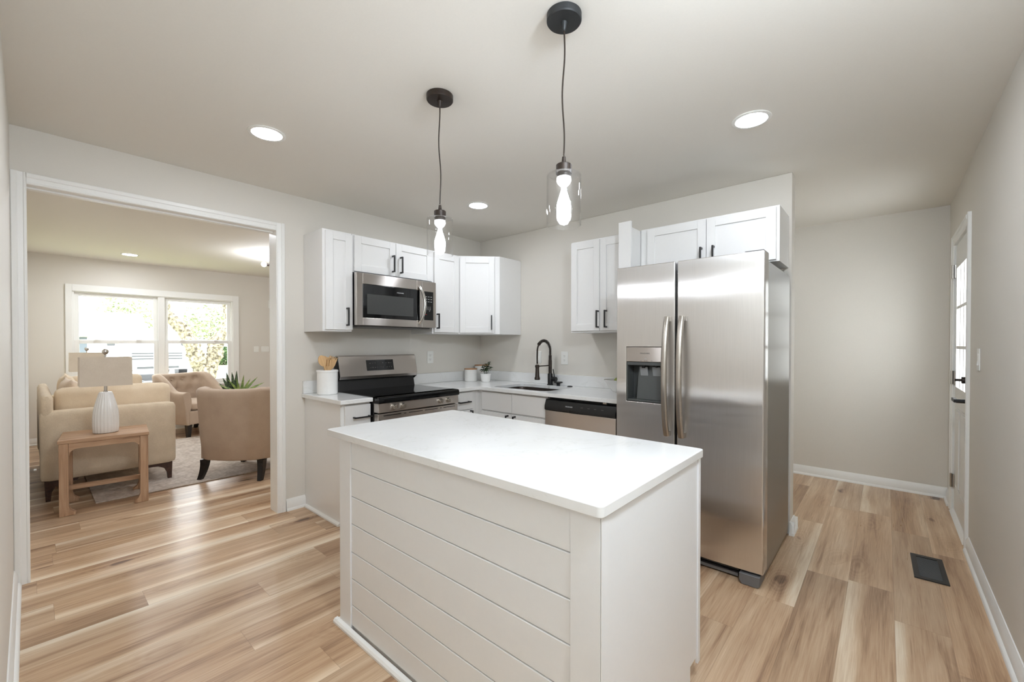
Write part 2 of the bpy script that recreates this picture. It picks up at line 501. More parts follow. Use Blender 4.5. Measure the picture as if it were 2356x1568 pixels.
# ------------------------------------------------------------ the setting
H = 2.44
YC, XE, XD, Y2 = -3.423, 3.007, 3.887, 1.653
XW = -4.65                                     # living room window wall
DOOR_Y0, DOOR_Y1, DOOR_Z = -3.365, -2.138, 2.14
struct('floor', G().box(XW - .12, XD + .12, YC - .12, Y2 + .12, -0.1, 0.0), 'floor_planks',
       label='light oak vinyl plank floor running through kitchen and living room', cat='floor')
struct('ceiling', G().box(XW - .12, XD + .12, YC - .12, Y2 + .12, H, H + 0.1), 'ceiling_paint',
       label='smooth warm white painted ceiling', cat='ceiling')
struct('wall_left', G().box(XW - .12, XD + .12, YC - .12, YC, 0, H), 'wall_paint',
       label='pale greige wall at the left edge of the photo', cat='wall')
g = G().box(-.12, 0, YC, DOOR_Y0 - .005, 0, H)
g.box(-.12, 0, DOOR_Y0 - .005, DOOR_Y1 + .005, DOOR_Z + .005, H)
g.box(-.12, 0, DOOR_Y1 + .005, Y2, 0, H)
struct('wall_back_left', g, 'wall_paint', label='pale greige wall with the wide doorway, behind the range', cat='wall')
struct('wall_back_right', G().box(0, XE, 0, .12, 0, H), 'wall_paint', bevel=0.004,
       label='pale greige wall behind the sink and refrigerator', cat='wall')
ED0, ED1, EDZ = .535, 1.315, 2.055              # exterior door opening in the right wall
g = G().box(XD, XD + .12, YC, ED0, 0, H).box(XD, XD + .12, ED1, Y2, 0, H).box(XD, XD + .12, ED0, ED1, EDZ, H)
struct('wall_right', g, 'wall_paint', label='pale greige wall at the right edge of the photo', cat='wall')
struct('wall_hall', G().box(-.12, XD + .12, Y2, Y2 + .12, 0, H), 'wall_paint',
       label='pale greige far wall past the refrigerator', cat='wall')
struct('wall_hall_left', G().box(1.4, 1.5, .12, Y2, 0, H), 'wall_paint', label='short greige wall closing the hall', cat='wall')
WY0, WY1, WZ0, WZ1 = -2.986, -1.163, .675, 1.985
g = G().box(XW - .12, XW, YC, WY0, 0, H).box(XW - .12, XW, WY1, Y2, 0, H)
g.box(XW - .12, XW, WY0, WY1, 0, WZ0).box(XW - .12, XW, WY0, WY1, WZ1, H)
struct('wall_living', g, 'wall_paint', label='greige living room wall with the double window', cat='wall')
struct('wall_living_right', G().box(XW - .12, -.12, Y2, Y2 + .12, 0, H), 'wall_paint', label='greige end wall of living room', cat='wall')

def base_prof(out):
    """baseboard with stepped cap and quarter-round shoe; returns (distance from wall, z)"""
    return [(out * d, z) for d, z in ((0, 0), (.027, 0), (.0265, .008), (.022, .015), (.014, .019), (.014, .066),
                                      (.011, .070), (.011, .077), (.006, .083), (.0045, .089), (0, .089))]
def baseboard(name, axis, wallpos, out, a, b, label):
    poly = [(wallpos + d, z) for d, z in base_prof(out)]
    return struct(name, G().prism(poly, axis, a, b), 'trim_white', label=label, cat='baseboard', ang=50)
baseboard('baseboard_left', 0, YC, 1, .02, XD - .03, 'white baseboard along the left wall')
baseboard('baseboard_back_left', 1, 0, 1, -2.074, -1.932, 'white baseboard between doorway and cabinet')
baseboard('baseboard_right', 1, XD, -1, YC + .03, .449, 'white baseboard along the right wall')
baseboard('baseboard_hall', 0, Y2, -1, XE - 1.4, XD - .001, 'white baseboard on the far hall wall')
baseboard('baseboard_hall_right', 1, XD, -1, 1.405, Y2 - .03, 'short white baseboard beside the door hinges')
baseboard('baseboard_living', 1, XW, 1, YC + .03, Y2 - .03, 'white baseboard under the living room window')
baseboard('baseboard_living_left', 0, YC, 1, XW + .03, -.14, 'white baseboard along the living room wall')
g = G().prism([(XE + d, z) for d, z in base_prof(1)], 1, -.027, .147)
g.prism([(0 - d, z) for d, z in base_prof(1)], 0, XE - .004, XE + .027)
g.prism([(.12 + d, z) for d, z in base_prof(1)], 0, 1.5, XE + .027)
struct('baseboard_end', g, 'trim_white', label='white baseboard wrapped around the wall end by the refrigerator', cat='baseboard', ang=50)

# doorway casing (trim_1): jambs, head, stepped architrave on the kitchen side
def casing_prof(w):
    """(across, out) profile: inner bead, flat, raised outer band"""
    return [(0, 0), (0, .008), (.004, .012), (.010, .012), (.013, .009), (w * .55, .013), (w * .62, .018), (w - .004, .018), (w, .014), (w, 0)]
def casing(g, x, y0, y1, zt, w, sgn=1, z0=0.0, w_left=None):
    wl = w_left or w
    g.prism([(x + sgn * o, y1 + a) for a, o in casing_prof(w)], 2, z0, zt + w)
    g.prism([(x + sgn * o, y0 - a) for a, o in casing_prof(wl)], 2, z0, zt + w)
    g.prism([(x + sgn * o, zt + a) for a, o in casing_prof(w)], 1, y0, y1)
    return g
g = G()
g.box(-.121, .001, DOOR_Y0 - .004, DOOR_Y0, 0, DOOR_Z).box(-.121, .001, DOOR_Y1, DOOR_Y1 + .004, 0, DOOR_Z)
g.box(-.121, .001, DOOR_Y0 - .004, DOOR_Y1 + .004, DOOR_Z, DOOR_Z + .004)
g.box(-.085, -.05, DOOR_Y0, DOOR_Y1, DOOR_Z - .009, DOOR_Z)          # head stop
casing(g, .001, DOOR_Y0, DOOR_Y1, DOOR_Z, .060, 1, 0.0, .0577)
casing(g, -.121, DOOR_Y0, DOOR_Y1, DOOR_Z, .060, -1, 0.0, .0577)
struct('trim_1', g, 'trim_white', label='white casing around the wide doorway to the living room', cat='doorway casing')

# living room double window
def window_living():
    r = bpy.data.objects.new('window_1', None); COL.objects.link(r); r.location = (XW, 0, 0); r['kind'] = 'structure'
    r['label'] = 'white double hung twin window above the tufted armchair'; r['category'] = 'window'
    g = G()
    w = .062
    for y0, y1, z0, z1 in ((WY0 - w, WY0, WZ0 - .02, WZ1 + .09), (WY1, WY1 + .085, WZ0 - .02, WZ1 + .09), (WY0, WY1, WZ1, WZ1 + .09)):
        g.box(0, .02, y0, y1, z0, z1)
    g.box(0, .05, WY0 - w - .02, WY1 + .1, WZ0 - .045, WZ0 - .015)       # stool
    g.box(0, .018, WY0 - w, WY1 + .08, WZ0 - .11, WZ0 - .045)           # apron
    obj('casing', g, 'trim_white', r, bevel=.003)
    g = G()
    for y0, y1 in ((WY0, WY0 + .02), (WY1 - .02, WY1), (-2.109, -2.033)):
        g.box(-.115, .001, y0, y1, WZ0, WZ1)
    for y0, y1 in ((WY0 + .02, -2.109), (-2.033, WY1 - .02)):
        g.box(-.115, .0005, y0, y1, WZ1 - .012, WZ1).box(-.115, .0005, y0, y1, WZ0, WZ0 + .006)
    obj('frame', g, 'trim_white', r, bevel=.002)
    for y0, y1 in ((WY0 + .0205, -2.1095), (-2.0325, WY1 - .0205)):
        for nm, x, z0, z1 in (('upper_sash', -.0755, 1.30, WZ1 - .0125), ('lower_sash', -.0445, WZ0 + .0065, 1.335)):
            s = .046
            g = G().box(x, x + .03, y0, y0 + s, z0, z1).box(x, x + .03, y1 - s, y1, z0, z1)
            g.box(x, x + .03, y0 + s, y1 - s, z0, z0 + s).box(x, x + .03, y0 + s, y1 - s, z1 - s, z1)
            o = obj(nm, g, 'trim_white', r, bevel=.002)
            obj('pane', G().box(x + .012, x + .016, y0 + s + .001, y1 - s - .001, z0 + s + .001, z1 - s - .001), 'pane_glass', o)
            if nm == 'lower_sash':
                for t in (.25, .75):
                    yy = y0 + (y1 - y0) * t
                    gl = G().box(x + .03, x + .05, yy - .028, yy + .028, z1 - .006, z1 + .006)
                    gl.ball((x + .03, yy, z1 + .006), .014, (1, 1.6, .7))
                    obj('sash_lock', gl, 'trim_white', o)
window_living()

# exterior door with nine panes in the right wall
def exterior_door():
    r = bpy.data.objects.new('door_1', None); COL.objects.link(r); r.location = (XD, 0, 0); r['kind'] = 'structure'
    r['label'] = 'white exterior door with nine lites and black hardware in the right wall'; r['category'] = 'door'
    g = G()
    casing(g, 0, ED0 + .012, ED1 - .012, EDZ - .012, .07, -1)
    g.box(-.001, .12, ED0, ED0 + .012, 0, EDZ).box(-.001, .12, ED1 - .012, ED1, 0, EDZ).box(-.001, .12, ED0, ED1, EDZ - .012, EDZ)
    obj('casing', g, 'trim_white', r)
    y0, y1, z0, z1 = ED0 + .016, ED1 - .016, .022, EDZ - .017
    gy0, gy1, gz0, gz1 = y0 + .10, y1 - .10, .965, 1.855
    x0, x1 = .006, .046
    g = G().box(x0, x1, y0, gy0, z0, z1).box(x0, x1, gy1, y1, z0, z1).box(x0, x1, gy0, gy1, z0, gz0).box(x0, x1, gy0, gy1, gz1, z1)
    for a, b_ in ((gy0 + .0, (gy0 + gy1) / 2 - .04), ((gy0 + gy1) / 2 + .04, gy1)):     # two raised lower panels
        g.box(x0 - .008, x0, a + .03, b_ - .03, .24, .80)
        g.box(x0 - .005, x0, a, b_, .22, .225).box(x0 - .005, x0, a, b_, .815, .82)
    slab = obj('door_slab', g, 'door_white', r, bevel=.002)
    g = G()
    f = .03
    q = .002
    for a, b_, c, d in ((gy0 - f, gy0 + q, gz0 - f, gz1 + f), (gy1 - q, gy1 + f, gz0 - f, gz1 + f), (gy0 + q, gy1 - q, gz0 - f, gz0 + q), (gy0 + q, gy1 - q, gz1 - q, gz1 + f)):
        g.box(x0 - .006, x0 + .02, a, b_, c, d)
    for k in (1, 2):
        yy = gy0 + (gy1 - gy0) * k / 3
        g.box(x0 - .0026, x0 + .0266, yy - .01, yy + .01, gz0, gz1)
        zz = gz0 + (gz1 - gz0) * k / 3
        g.box(x0 - .002, x0 + .026, gy0, gy1, zz - .011, zz + .011)
    obj('lite_frame', g, 'door_white', slab, bevel=.002)
    obj('pane', G().box(x0 + .012, x0 + .0165, gy0 + .003, gy1 - .003, gz0 + .003, gz1 - .003), 'pane_glass', slab)
    obj('threshold', G().prism([(-.02, 0), (.12, 0), (.12, .02), (.0, .02), (-.016, .008)], 1, ED0 + .013, ED1 - .013), 'trim_white', r)
    for zc in (1.842, 1.03, .238):
        g = G().box(-.004, .004, ED1 - .045, ED1 - .004, zc - .05, zc + .05)
        g.cyl((-.012, ED1 - .018, zc - .052), (-.012, ED1 - .018, zc + .052), .007, n=10)
        obj('hinge', g, 'nickel', r)
    yk = y0 + .065
    g = G().box(x0 - .008, x0, yk - .034, yk + .034, 1.058 - .045, 1.058 + .045)
    g.cyl((x0 - .008, yk, 1.052), (x0 - .03, yk, 1.052), .022)
    g.box(x0 - .062, x0 - .03, yk - .007, yk + .007, 1.044, 1.060)
    obj('deadbolt', g, 'bronze', slab, bevel=.002)
    g = G().box(x0 - .008, x0, yk - .034, yk + .034, .914 - .045, .914 + .045)
    g.cyl((x0 - .008, yk, .914), (x0 - .055, yk, .914), .013)
    g.box(x0 - .066, x0 - .046, yk - .012, yk + .125, .904, .926)
    obj('door_handle', g, 'black_metal', slab, bevel=.003)
exterior_door()

# ------------------------------------------------------------ lamps on the ceiling
def recessed_light(x, y, label, lamp='can_light'):
    t = thing('recessed_light', label, 'ceiling light', (x, y, H), group='recessed ceiling downlights')
    obj('trim_ring', G().lathe([(.072, -.001), (.092, -.001), (.092, -.004), (.086, -.007), (.074, -.006)], 40, close=True), 'plastic_white', t)
    obj('diffuser', G().lathe([(.0735, -.0005), (.0735, -.003), (.001, -.0035)], 40), lamp, t)
    return t
recessed_light(.915, -2.50, 'round recessed downlight between doorway wall and the smaller pendant')
recessed_light(.915, -.906, 'round recessed downlight nearest the kitchen corner above the sink')
recessed_light(2.958, -.924, 'round recessed downlight in the ceiling in front of the refrigerator')
t = thing('globe_light', 'added globe fill light over the entry, out of view', 'ceiling light', (3.58, -2.60, H))  # invented lamp, out of view, brightens the island end and right wall
obj('canopy', G().lathe([(.001, -.001), (.08, -.001), (.08, -.015), (.045, -.03), (.045, -.04), (.012, -.045), (.012, -.125), (.03, -.13), (.001, -.131)], 36), 'bronze', t)
obj('globe', G().ball((0, 0, -.220), .095, n=32, m=20), 'entry_fill_light', t)
recessed_light(2.42, .85, 'added unseen fill downlight in the hall behind the wall end by the refrigerator', 'hall_fill_light')  # unseen lamp added to brighten the nook and the right wall
recessed_light(-1.12, -2.45, 'added unseen fill downlight in the living room just past the doorway head', 'living_can_light')  # added out of sight to throw more light on the sofa side
recessed_light(-1.12, -.75, 'added unseen fill downlight in the living room behind the wall right of the doorway', 'living_can_light')  # second unseen lamp added to lift the living room brightness
recessed_light(-3.91, -2.50, 'round recessed downlight in the living room ceiling before the window', 'living_can_light')

def pendant(x, y, z_glass0, z_glass1, canopy, label, seed):
    t = thing('pendant_light', label, 'pendant lamp', (x, y, H), group='pendant lamps over the island')
    dz = -H
    obj('canopy', G().lathe([(.003, -.001), (.061, -.001), (.061, -.022), (.058, -.026), (.012, -.027), (.010, -.036), (.006, -.052), (.0028, -.056)], 48), canopy, t)
    rnd = random.Random(seed)
    z0 = z_glass1 + .045 + dz
    pts = []
    for i in range(25):
        s = i / 24
        wv = .006 * math.sin(PI * s) * math.sin(2 * PI * s * 1.1 + seed)
        pts.append((wv * .8, wv * .6, -.045 + (z0 + .02 + .045) * s))
    obj('cord', G().tube(pts, .0029, 8), 'bronze', t)
    zt = z_glass1 + dz
    obj('socket', G().lathe([(.003, zt + .062), (.006, zt + .060), (.009, zt + .036), (.024, zt + .034), (.0275, zt + .031), (.0275, zt + .001), (.024, zt - .001), (.022, zt - .03), (.003, zt - .03)], 32), 'bronze', t)
    zb = z_glass0 + dz
    r = .0605
    obj('glass_shade', G().lathe([(.023, zt - .0005), (r - .006, zt - .0005), (r - .002, zt - .002), (r, zt - .007), (r, zb), (r - .0012, zb - .0008), (r - .0025, zb), (r - .0025, zt - .007), (r - .005, zt - .0032), (.023, zt - .0032)], 56, close=True), 'shade_glass', t)
    bu = obj('bulb', G().lathe([(.012, zt - .040), (.013, zt - .052), (.018, zt - .070), (.026, zt - .095), (.0305, zt - .117), (.0295, zt - .133), (.022, zt - .146), (.010, zt - .152), (.001, zt - .153)], 32), 'shade_glass', t)
    obj('bulb_base', G().lathe([(.001, zt - .012), (.025, zt - .012), (.026, zt - .024), (.022, zt - .033), (.013, zt - .042), (.001, zt - .042)], 32), 'bulb_base_glow', bu)
    g = G().lathe([(.001, zt - .043), (.008, zt - .045), (.0105, zt - .060), (.0165, zt - .080), (.0235, zt - .102), (.0255, zt - .118), (.0235, zt - .133), (.014, zt - .145), (.001, zt - .149)], 24)
    obj('filament', g, 'bulb_light', bu)
    return t
pendant(2.627, -2.125, 1.704, 1.884, 'charcoal_canopy', 'pendant lamp with clear glass shade, the nearer one hanging over the front island end', 1.0)
pendant(1.913, -2.104, 1.700, 1.872, 'bronze', 'pendant lamp with clear glass shade, the farther one hanging before the microwave', 2.4)

t = thing('semi_flush_light', 'dark metal ceiling light with glowing globes, half hidden by the doorway casing', 'ceiling light', (-2.55, -1.15, H))
obj('canopy', G().lathe([(.001, -.001), (.07, -.001), (.07, -.02), (.02, -.03), (.012, -.04), (.012, -.14), (.02, -.15), (.001, -.16)], 32), 'bronze', t)
for k in range(4):
    a = -PI / 2 + k * PI / 2 - .1
    d = Vector((math.cos(a), math.sin(a), 0))
    p0 = Vector((0, 0, -.13)); p1 = p0 + d * .17
    obj('arm', G().cyl(p0, p1, .012, n=12).cyl(p1, p1 + d * .03, .018, n=12), 'bronze', t)
    obj('globe', G().ball(p1 + d * .055, .03), 'globe_light', t)

# ------------------------------------------------------------ cabinets
# local frame of every cabinet: x along its width, front towards -y, back on the wall at y=0
def shaker_door(name, x0, x1, z0, z1, yf, parent, mat='cabinet_white', stile=.056, th=.019):
    g = G().box(x0, x0 + stile, yf - th, yf, z0, z1).box(x1 - stile, x1, yf - th, yf, z0, z1)
    g.box(x0 + stile, x1 - stile, yf - th, yf, z0, z0 + stile).box(x0 + stile, x1 - stile, yf - th, yf, z1 - stile, z1)
    g.box(x0 + stile - .001, x1 - stile + .001, yf - th + .009, yf - .002, z0 + stile - .001, z1 - stile + .001)
    return obj(name, g, mat, parent, bevel=.0015, seg=2)
def slab_front(name, x0, x1, z0, z1, yf, parent, mat='cabinet_white', th=.019):
    return obj(name, G().box(x0, x1, yf - th, yf, z0, z1), mat, parent, bevel=.0025)
def bar_handle(parent, x, z, yf, length=.14, vertical=True, mat='black_metal'):
    g = G()
    s, so = .0055, .030
    h = length / 2
    if vertical:
        g.box(x - s, x + s, yf - so - .009, yf - so + .002, z - h, z + h)
        for zz in (z - h + .006, z + h - .006): g.box(x - s, x + s, yf - so, yf, zz - .006, zz + .006)
    else:
        g.box(x - h, x + h, yf - so - .009, yf - so + .002, z - s, z + s)
        for xx in (x - h + .012, x + h - .012): g.box(xx - .006, xx + .006, yf - so, yf, z - s, z + s)
    return obj('handle', g, mat, parent, bevel=.0015)
def carcass(x0, x1, z0, z1, depth, parent, ff=.02, split=None, mat='cabinet_white'):
    g = G().box(x0, x1, -depth, -.002, z0, z1)
    return obj('carcass', g, mat, parent, bevel=.0015)

ZU0, ZU1, UD = 1.381, 2.146, .325
GRP_U, GRP_B = 'white shaker wall cabinets', 'white base cabinets under the worktop'
RA = PI / 2     # cabinets on the left back wall face +x

def wall_cab(name, label, loc, rot, w, z0, z1, doors, handles, depth=UD, margin=.014):
    t = thing(name, label, 'wall cabinet', (loc[0], loc[1], z0), rot, GRP_U)
    carcass(.0008, w - .0008, 0, z1 - z0, depth, t)
    for (a, b), (hx, hz) in zip(doors, handles):
        d = shaker_door('door', a, b, margin, z1 - z0 - margin, -depth - .001, t)
        bar_handle(d, hx, hz - z0, -depth - .020)
    return t
yL = -1.935
wall_cab('wall_cabinet', 'narrow white wall cabinet at the left end of the run, left of the microwave', (0, yL), RA, .2286, ZU0, ZU1,
         [(.018, .2266)], [(yL * -1 - 1.757, 1.495)])
wall_cab('wall_cabinet', 'short white two door wall cabinet above the microwave', (0, -1.705), RA, .775, 1.849, ZU1,
         [(.014, .3825), (.3865, .763)], [(1.705 - 1.356, 1.957), (1.705 - 1.278, 1.957)], margin=.008)
wall_cab('wall_cabinet', 'narrow white wall cabinet between the microwave and the corner cabinet', (0, -.929), RA, .3185, ZU0, ZU1,
         [(.014, .306)], [(.929 - .888, 1.497)])
def corner_cab():
    t = thing('corner_cabinet', 'white diagonal corner wall cabinet where the two walls meet', 'wall cabinet', (0, 0, ZU0), 0, GRP_U)
    h = ZU1 - ZU0
    g = G().prism([(.002, -.002), (.002, -.6095), (.325, -.6095), (.61, -.325), (.61, -.002)], 2, 0, h)
    obj('carcass', g, 'cabinet_white', t, bevel=.0015)
    M = Matrix.Translation((.325, -.6095, 0)) @ Matrix.Rotation(PI / 4 - .0005, 4, 'Z')
    L = math.hypot(.285, .2845)
    d = bpy.data.objects.new('x', None); bpy.data.objects.remove(d)
    g = G()
    st, th, a, b_, z0, z1 = .056, .019, .016, L - .050, .014, h - .014
    for q in ((a, a + st, z0, z1), (b_ - st, b_, z0, z1), (a + st, b_ - st, z0, z0 + st), (a + st, b_ - st, z1 - st, z1)):
        g.obox(M, q[0], q[1], -th - .001, -.001, q[2], q[3])
    g.obox(M, a + st - .001, b_ - st + .001, -th + .008, -.003, z0 + st - .001, z1 - st + .001)
    door = obj('door', g, 'cabinet_white', t, bevel=.0015)
    g = G()
    hx, hz, s = b_ - .03, .115, .0055
    g.obox(M, hx - s, hx + s, -.059, -.048, hz - .07, hz + .07)
    for zz in (hz - .064, hz + .064): g.obox(M, hx - s, hx + s, -.05, -.02, zz - .006, zz + .006)
    obj('handle', g, 'black_metal', door, bevel=.0015)
corner_cab()
wall_cab('wall_cabinet', 'white two door wall cabinet right of the faucet, partly behind the refrigerator', (1.452, 0), 0, .575, ZU0, ZU1,
         [(.012, .285), (.289, .563)], [(1.729 - 1.452, 1.488), (1.803 - 1.452, 1.487)])
FX0 = 2.082
wall_cab('wall_cabinet', 'short white two door wall cabinet above the refrigerator', (FX0, 0), 0, 2.99 - FX0, 1.80, ZU1,
         [(.058, .476), (.480, .890)], [(2.532 - FX0, 1.875), (2.611 - FX0, 1.875)], margin=.010)
t = thing('filler_panel', 'tall white filler board standing proud between the two right wall cabinets', 'cabinet panel', (2.031, -.002, 1.40))
obj('side_board', G().box(0, .048, -.465, 0, 0, .740), 'cabinet_white', t, bevel=.0015)
obj('face_board', G().box(-.05, .048, -.485, -.466, 0, .785), 'cabinet_white', t, bevel=.0015)

# base cabinets
ZB = .862       # underside of worktop
ZC = .892       # top of worktop
def base_cab(name, label, loc, rot, w, fronts, depth=.59, hollow=False):
    t = thing(name, label, 'base cabinet', (loc[0], loc[1], 0), rot, GRP_B)
    g = G()
    if hollow:
        zt = ZB - .001
        g.box(.0008, .018, -depth, -.002, .10, zt).box(w - .018, w - .0008, -depth, -.002, .10, zt)
        g.box(.018, w - .018, -depth, -depth + .018, .10, zt).box(.018, w - .018, -.012, -.002, .10, zt)
        g.box(.018, w - .018, -depth + .018, -.012, .10, .118)
    else:
        g.box(.0008, w - .0008, -depth, -.002, .10, ZB - .001)
    g.box(.0008, w - .0008, -depth + .07, -.002, .001, .10)
    obj('carcass', g, 'cabinet_white', t, bevel=.0015)
    for kind, a, b, z0, z1, hd in fronts:
        if kind == 'drawer': d = slab_front('drawer', a, b, z0, z1, -depth - .001, t)
        elif kind == 'panel': d = slab_front('false_front', a, b, z0, z1, -depth - .001, t)
        else: d = shaker_door('door', a, b, z0, z1, -depth - .001, t)
        if hd: bar_handle(d, hd[0], hd[1], -depth - .020, .14, hd[2])
    return t
t = base_cab('base_cabinet', 'narrow white base cabinet at the end beside the doorway, left of the range', (0, -1.928), RA, .222,
             [('drawer', .022, .218, .700, .846, (1.928 - 1.785, .758, False)), ('door', .022, .218, .115, .690, (.19, .61, True))])
obj('side_panel', G().box(-.003, .0006, -.589, -.003, 0.002, ZB - .001), 'cabinet_white', t)
obj('shoe_moulding', G().prism([(-.0035, .001), (-.024, .001), (-.023, .012), (-.016, .020), (-.0035, .022)], 1, -.585, -.03).move(Matrix.Identity(4)), 'trim_white', t)
base_cab('base_cabinet', 'narrow white base cabinet between the range and the inside corner', (0, -.925), RA, .29,
         [('drawer', .016, .242, .692, .846, (.125, .762, False)), ('door', .016, .242, .115, .680, (.21, .61, True))])
t = thing('corner_filler', 'plain white corner filler where the two base cabinet runs meet', 'base cabinet', (.0, -.634, 0), 0, GRP_B)
obj('panel', G().prism([(.003, .0), (.589, .0), (.589, .045), (.640, .045), (.640, .630), (.003, .630)], 2, .002, ZB - .001), 'cabinet_white', t)
t = base_cab('sink_cabinet', 'white sink base cabinet with two false drawer fronts under the sink', (.643, 0), 0, .76,
             [('panel', .006, .380, .682, .846, None), ('panel', .384, .755, .682, .846, None),
              ('door', .006, .380, .115, .668, (.340, .592, True)), ('door', .384, .755, .115, .668, (.424, .592, True))], hollow=True)

# worktops
def worktop_left():
    t = thing('worktop', 'small white quartz worktop left of the range, under the utensil crock', 'worktop', (0, -1.95, ZB))
    obj('slab', G().box(.001, .640, -.003, .2425, .0, ZC - ZB), 'quartz', t, bevel=.004, seg=3)
    obj('backsplash', G().box(.0015, .0205, .001, .2425, ZC - ZB + .0005, .130), 'quartz', t, bevel=.002)
worktop_left()
SX0, SX1, SY0, SY1 = .72, 1.35, -.552, -.125
def worktop_main():
    t = thing('worktop', 'L shaped white quartz worktop with the sink cut into it', 'worktop', (0, 0, ZB))
    h = ZC - ZB
    poly = [(.001, -.001), (2.155, -.001), (2.155, -.64), (.64, -.64), (.64, -.929), (.001, -.929)]
    bm = bmesh.new()
    outer = [bm.verts.new((x, y, h)) for x, y in poly]
    hole = []
    r = .07
    for cx, cy, a0 in ((SX1 - r, SY1 - r, 0), (SX0 + r, SY1 - r, 90), (SX0 + r, SY0 + r, 180), (SX1 - r, SY0 + r, 270)):
        for k in range(7):
            a = math.radians(a0 + 15 * k)
            hole.append(bm.verts.new((cx + r * math.cos(a), cy + r * math.sin(a), h)))
    es = []
    for loop in (outer, hole):
        for i in range(len(loop)): es.append(bm.edges.new((loop[i], loop[(i + 1) % len(loop)])))
    bmesh.ops.triangle_fill(bm, edges=es, use_beauty=True)
    inside = [f for f in bm.faces if SX0 < f.calc_center_median().x < SX1 and SY0 < f.calc_center_median().y < SY1 and all(v in hole for v in f.verts)]
    bmesh.ops.delete(bm, geom=inside, context='FACES_ONLY')
    ret = bmesh.ops.extrude_face_region(bm, geom=list(bm.faces))
    for v in [e for e in ret['geom'] if isinstance(e, bmesh.types.BMVert)]: v.co.z -= h
    bmesh.ops.recalc_face_normals(bm, faces=bm.faces)
    g = G(); bm.verts.index_update()
    g.add([v.co.copy() for v in bm.verts], [tuple(v.index for v in f.verts) for f in bm.faces]); bm.free()
    obj('slab', g, 'quartz', t, bevel=.003)
    obj('backsplash', G().box(.0015, .0205, -.929, -.021, h + .0005, .130).box(.0015, 2.155, -.0205, -.0015, h + .0005, .130), 'quartz', t, bevel=.002)
worktop_main()
def sink():
    t = thing('sink', 'undermount stainless steel sink basin below the faucet', 'sink', (SX0, SY0, ZB))
    W, D, dp = SX1 - SX0, SY1 - SY0, .2
    def ring(inset, z, r):
        out = []
        for cx, cy, a0 in ((W - inset - r, D - inset - r, 0), (inset + r, D - inset - r, 90), (inset + r, inset + r, 180), (W - inset - r, inset + r, 270)):
            for k in range(7):
                a = math.radians(a0 + 15 * k)
                out.append((cx + r * math.cos(a), cy + r * math.sin(a), z))
        return out
    n = 28
    rings = [ring(-.012, -.0015, .08), ring(-.004, -.0015, .072), ring(-.002, -.02, .07), ring(.012, -dp + .03, .06), ring(.04, -dp, .04)]
    back = [ring(.038, -dp - .002, .04), ring(.010, -dp + .03, .06), ring(-.0045, -.02, .07), ring(-.012, -.004, .08)]
    allr = rings + back
    vs = [p for rr in allr for p in rr]
    fs = []
    for i in range(len(allr)):
        j = (i + 1) % len(allr)
        if i == 4: continue
        for k in range(n): fs.append((i * n + k, i * n + (k + 1) % n, j * n + (k + 1) % n, j * n + k))
    fs.append(tuple(4 * n + k for k in range(n))); fs.append(tuple(5 * n + k for k in range(n))[::-1])
    obj('basin', G().add(vs, fs), 'steel_sink', t)
    obj('drain', G().lathe([(.001, .002), (.04, .002), (.044, .001), (.044, -.001), (.001, -.001)], 32, (W / 2, D / 2, -dp + .001)), 'chrome', t)
sink()
def faucet():
    t = thing('faucet', 'dark bronze spring pull-down faucet standing behind the sink', 'faucet', (1.043, -.074, ZC))
    obj('base', G().lathe([(.001, .0008), (.029, .0008), (.029, .008), (.024, .011), (.024, .105), (.021, .112), (.001, .112)], 28), 'black_metal', t)
    obj('post', G().lathe([(.001, .112), (.0165, .112), (.0165, .235), (.0145, .240), (.0145, .285), (.001, .287)], 24), 'bronze', t)
    R, zc = .100, .325
    pts = [(0, 0, .285)]
    arc = []
    for i in range(41):
        a = PI * i / 40
        arc.append(Vector((0, -R + R * math.cos(a), zc + .100 * math.sin(a))))
    arc = [Vector((0, 0, .285)), Vector((0, 0, .305))] + arc
    hose = arc + [Vector((0, -2 * R - .002, zc - .05)), Vector((0, -2 * R - .001, zc - .10)), Vector((0, -2 * R, zc - .115))]
    obj('hose', G().tube(hose, .0078, 10), 'bronze', t)
    # open spring around the arc
    seg = arc[:32]
    ln = [0]
    for a, b in zip(seg, seg[1:]): ln.append(ln[-1] + (b - a).length)
    tot = ln[-1]; turns = 24; sp = []
    for i in range(turns * 14 + 1):
        s = tot * i / (turns * 14)
        k = max(j for j in range(len(ln)) if ln[j] <= s + 1e-9); k = min(k, len(seg) - 2)
        f = (s - ln[k]) / (ln[k + 1] - ln[k])
        p = seg[k].lerp(seg[k + 1], f)
        tn = (seg[k + 1] - seg[k]).normalized()
        n1 = Vector((1, 0, 0)); n2 = tn.cross(n1)
        a = 2 * PI * i / 14
        sp.append(p + (n1 * math.cos(a) + n2 * math.sin(a)) * .0135)
    obj('spring', G().tube(sp, .0018, 6), 'bronze', t)
    e = seg[-1]; tn = (seg[-1] - seg[-2]).normalized()
    obj('spring_collar', G().cyl(e - tn * .004, e + tn * .018, .0155, n=20), 'bronze', t)
    yh = -2 * R
    obj('spray_head', G().lathe([(.001, .205), (.010, .205), (.017, .198), (.0175, .15), (.021, .09), (.026, .082), (.026, .066), (.022, .062), (.001, .062)], 24, (0, yh, 0)), 'bronze', t)
    obj('holder_arm', G().cyl((0, -.014, .188), (0, yh + .018, .188), .0055, n=12).lathe([(.0175, .178), (.021, .178), (.021, .198), (.0175, .198)], 24, (0, yh, 0), close=True), 'bronze', t)
    g = G().cyl((.022, 0, .058), (.072, 0, .058), .023, n=24)
    hd = obj('handle', g, 'black_metal', t, bevel=.003)
    obj('lever', G().cyl((.052, 0, .075), (.038, -.005, .155), .0048, .0058, n=12), 'black_metal', hd)
faucet()
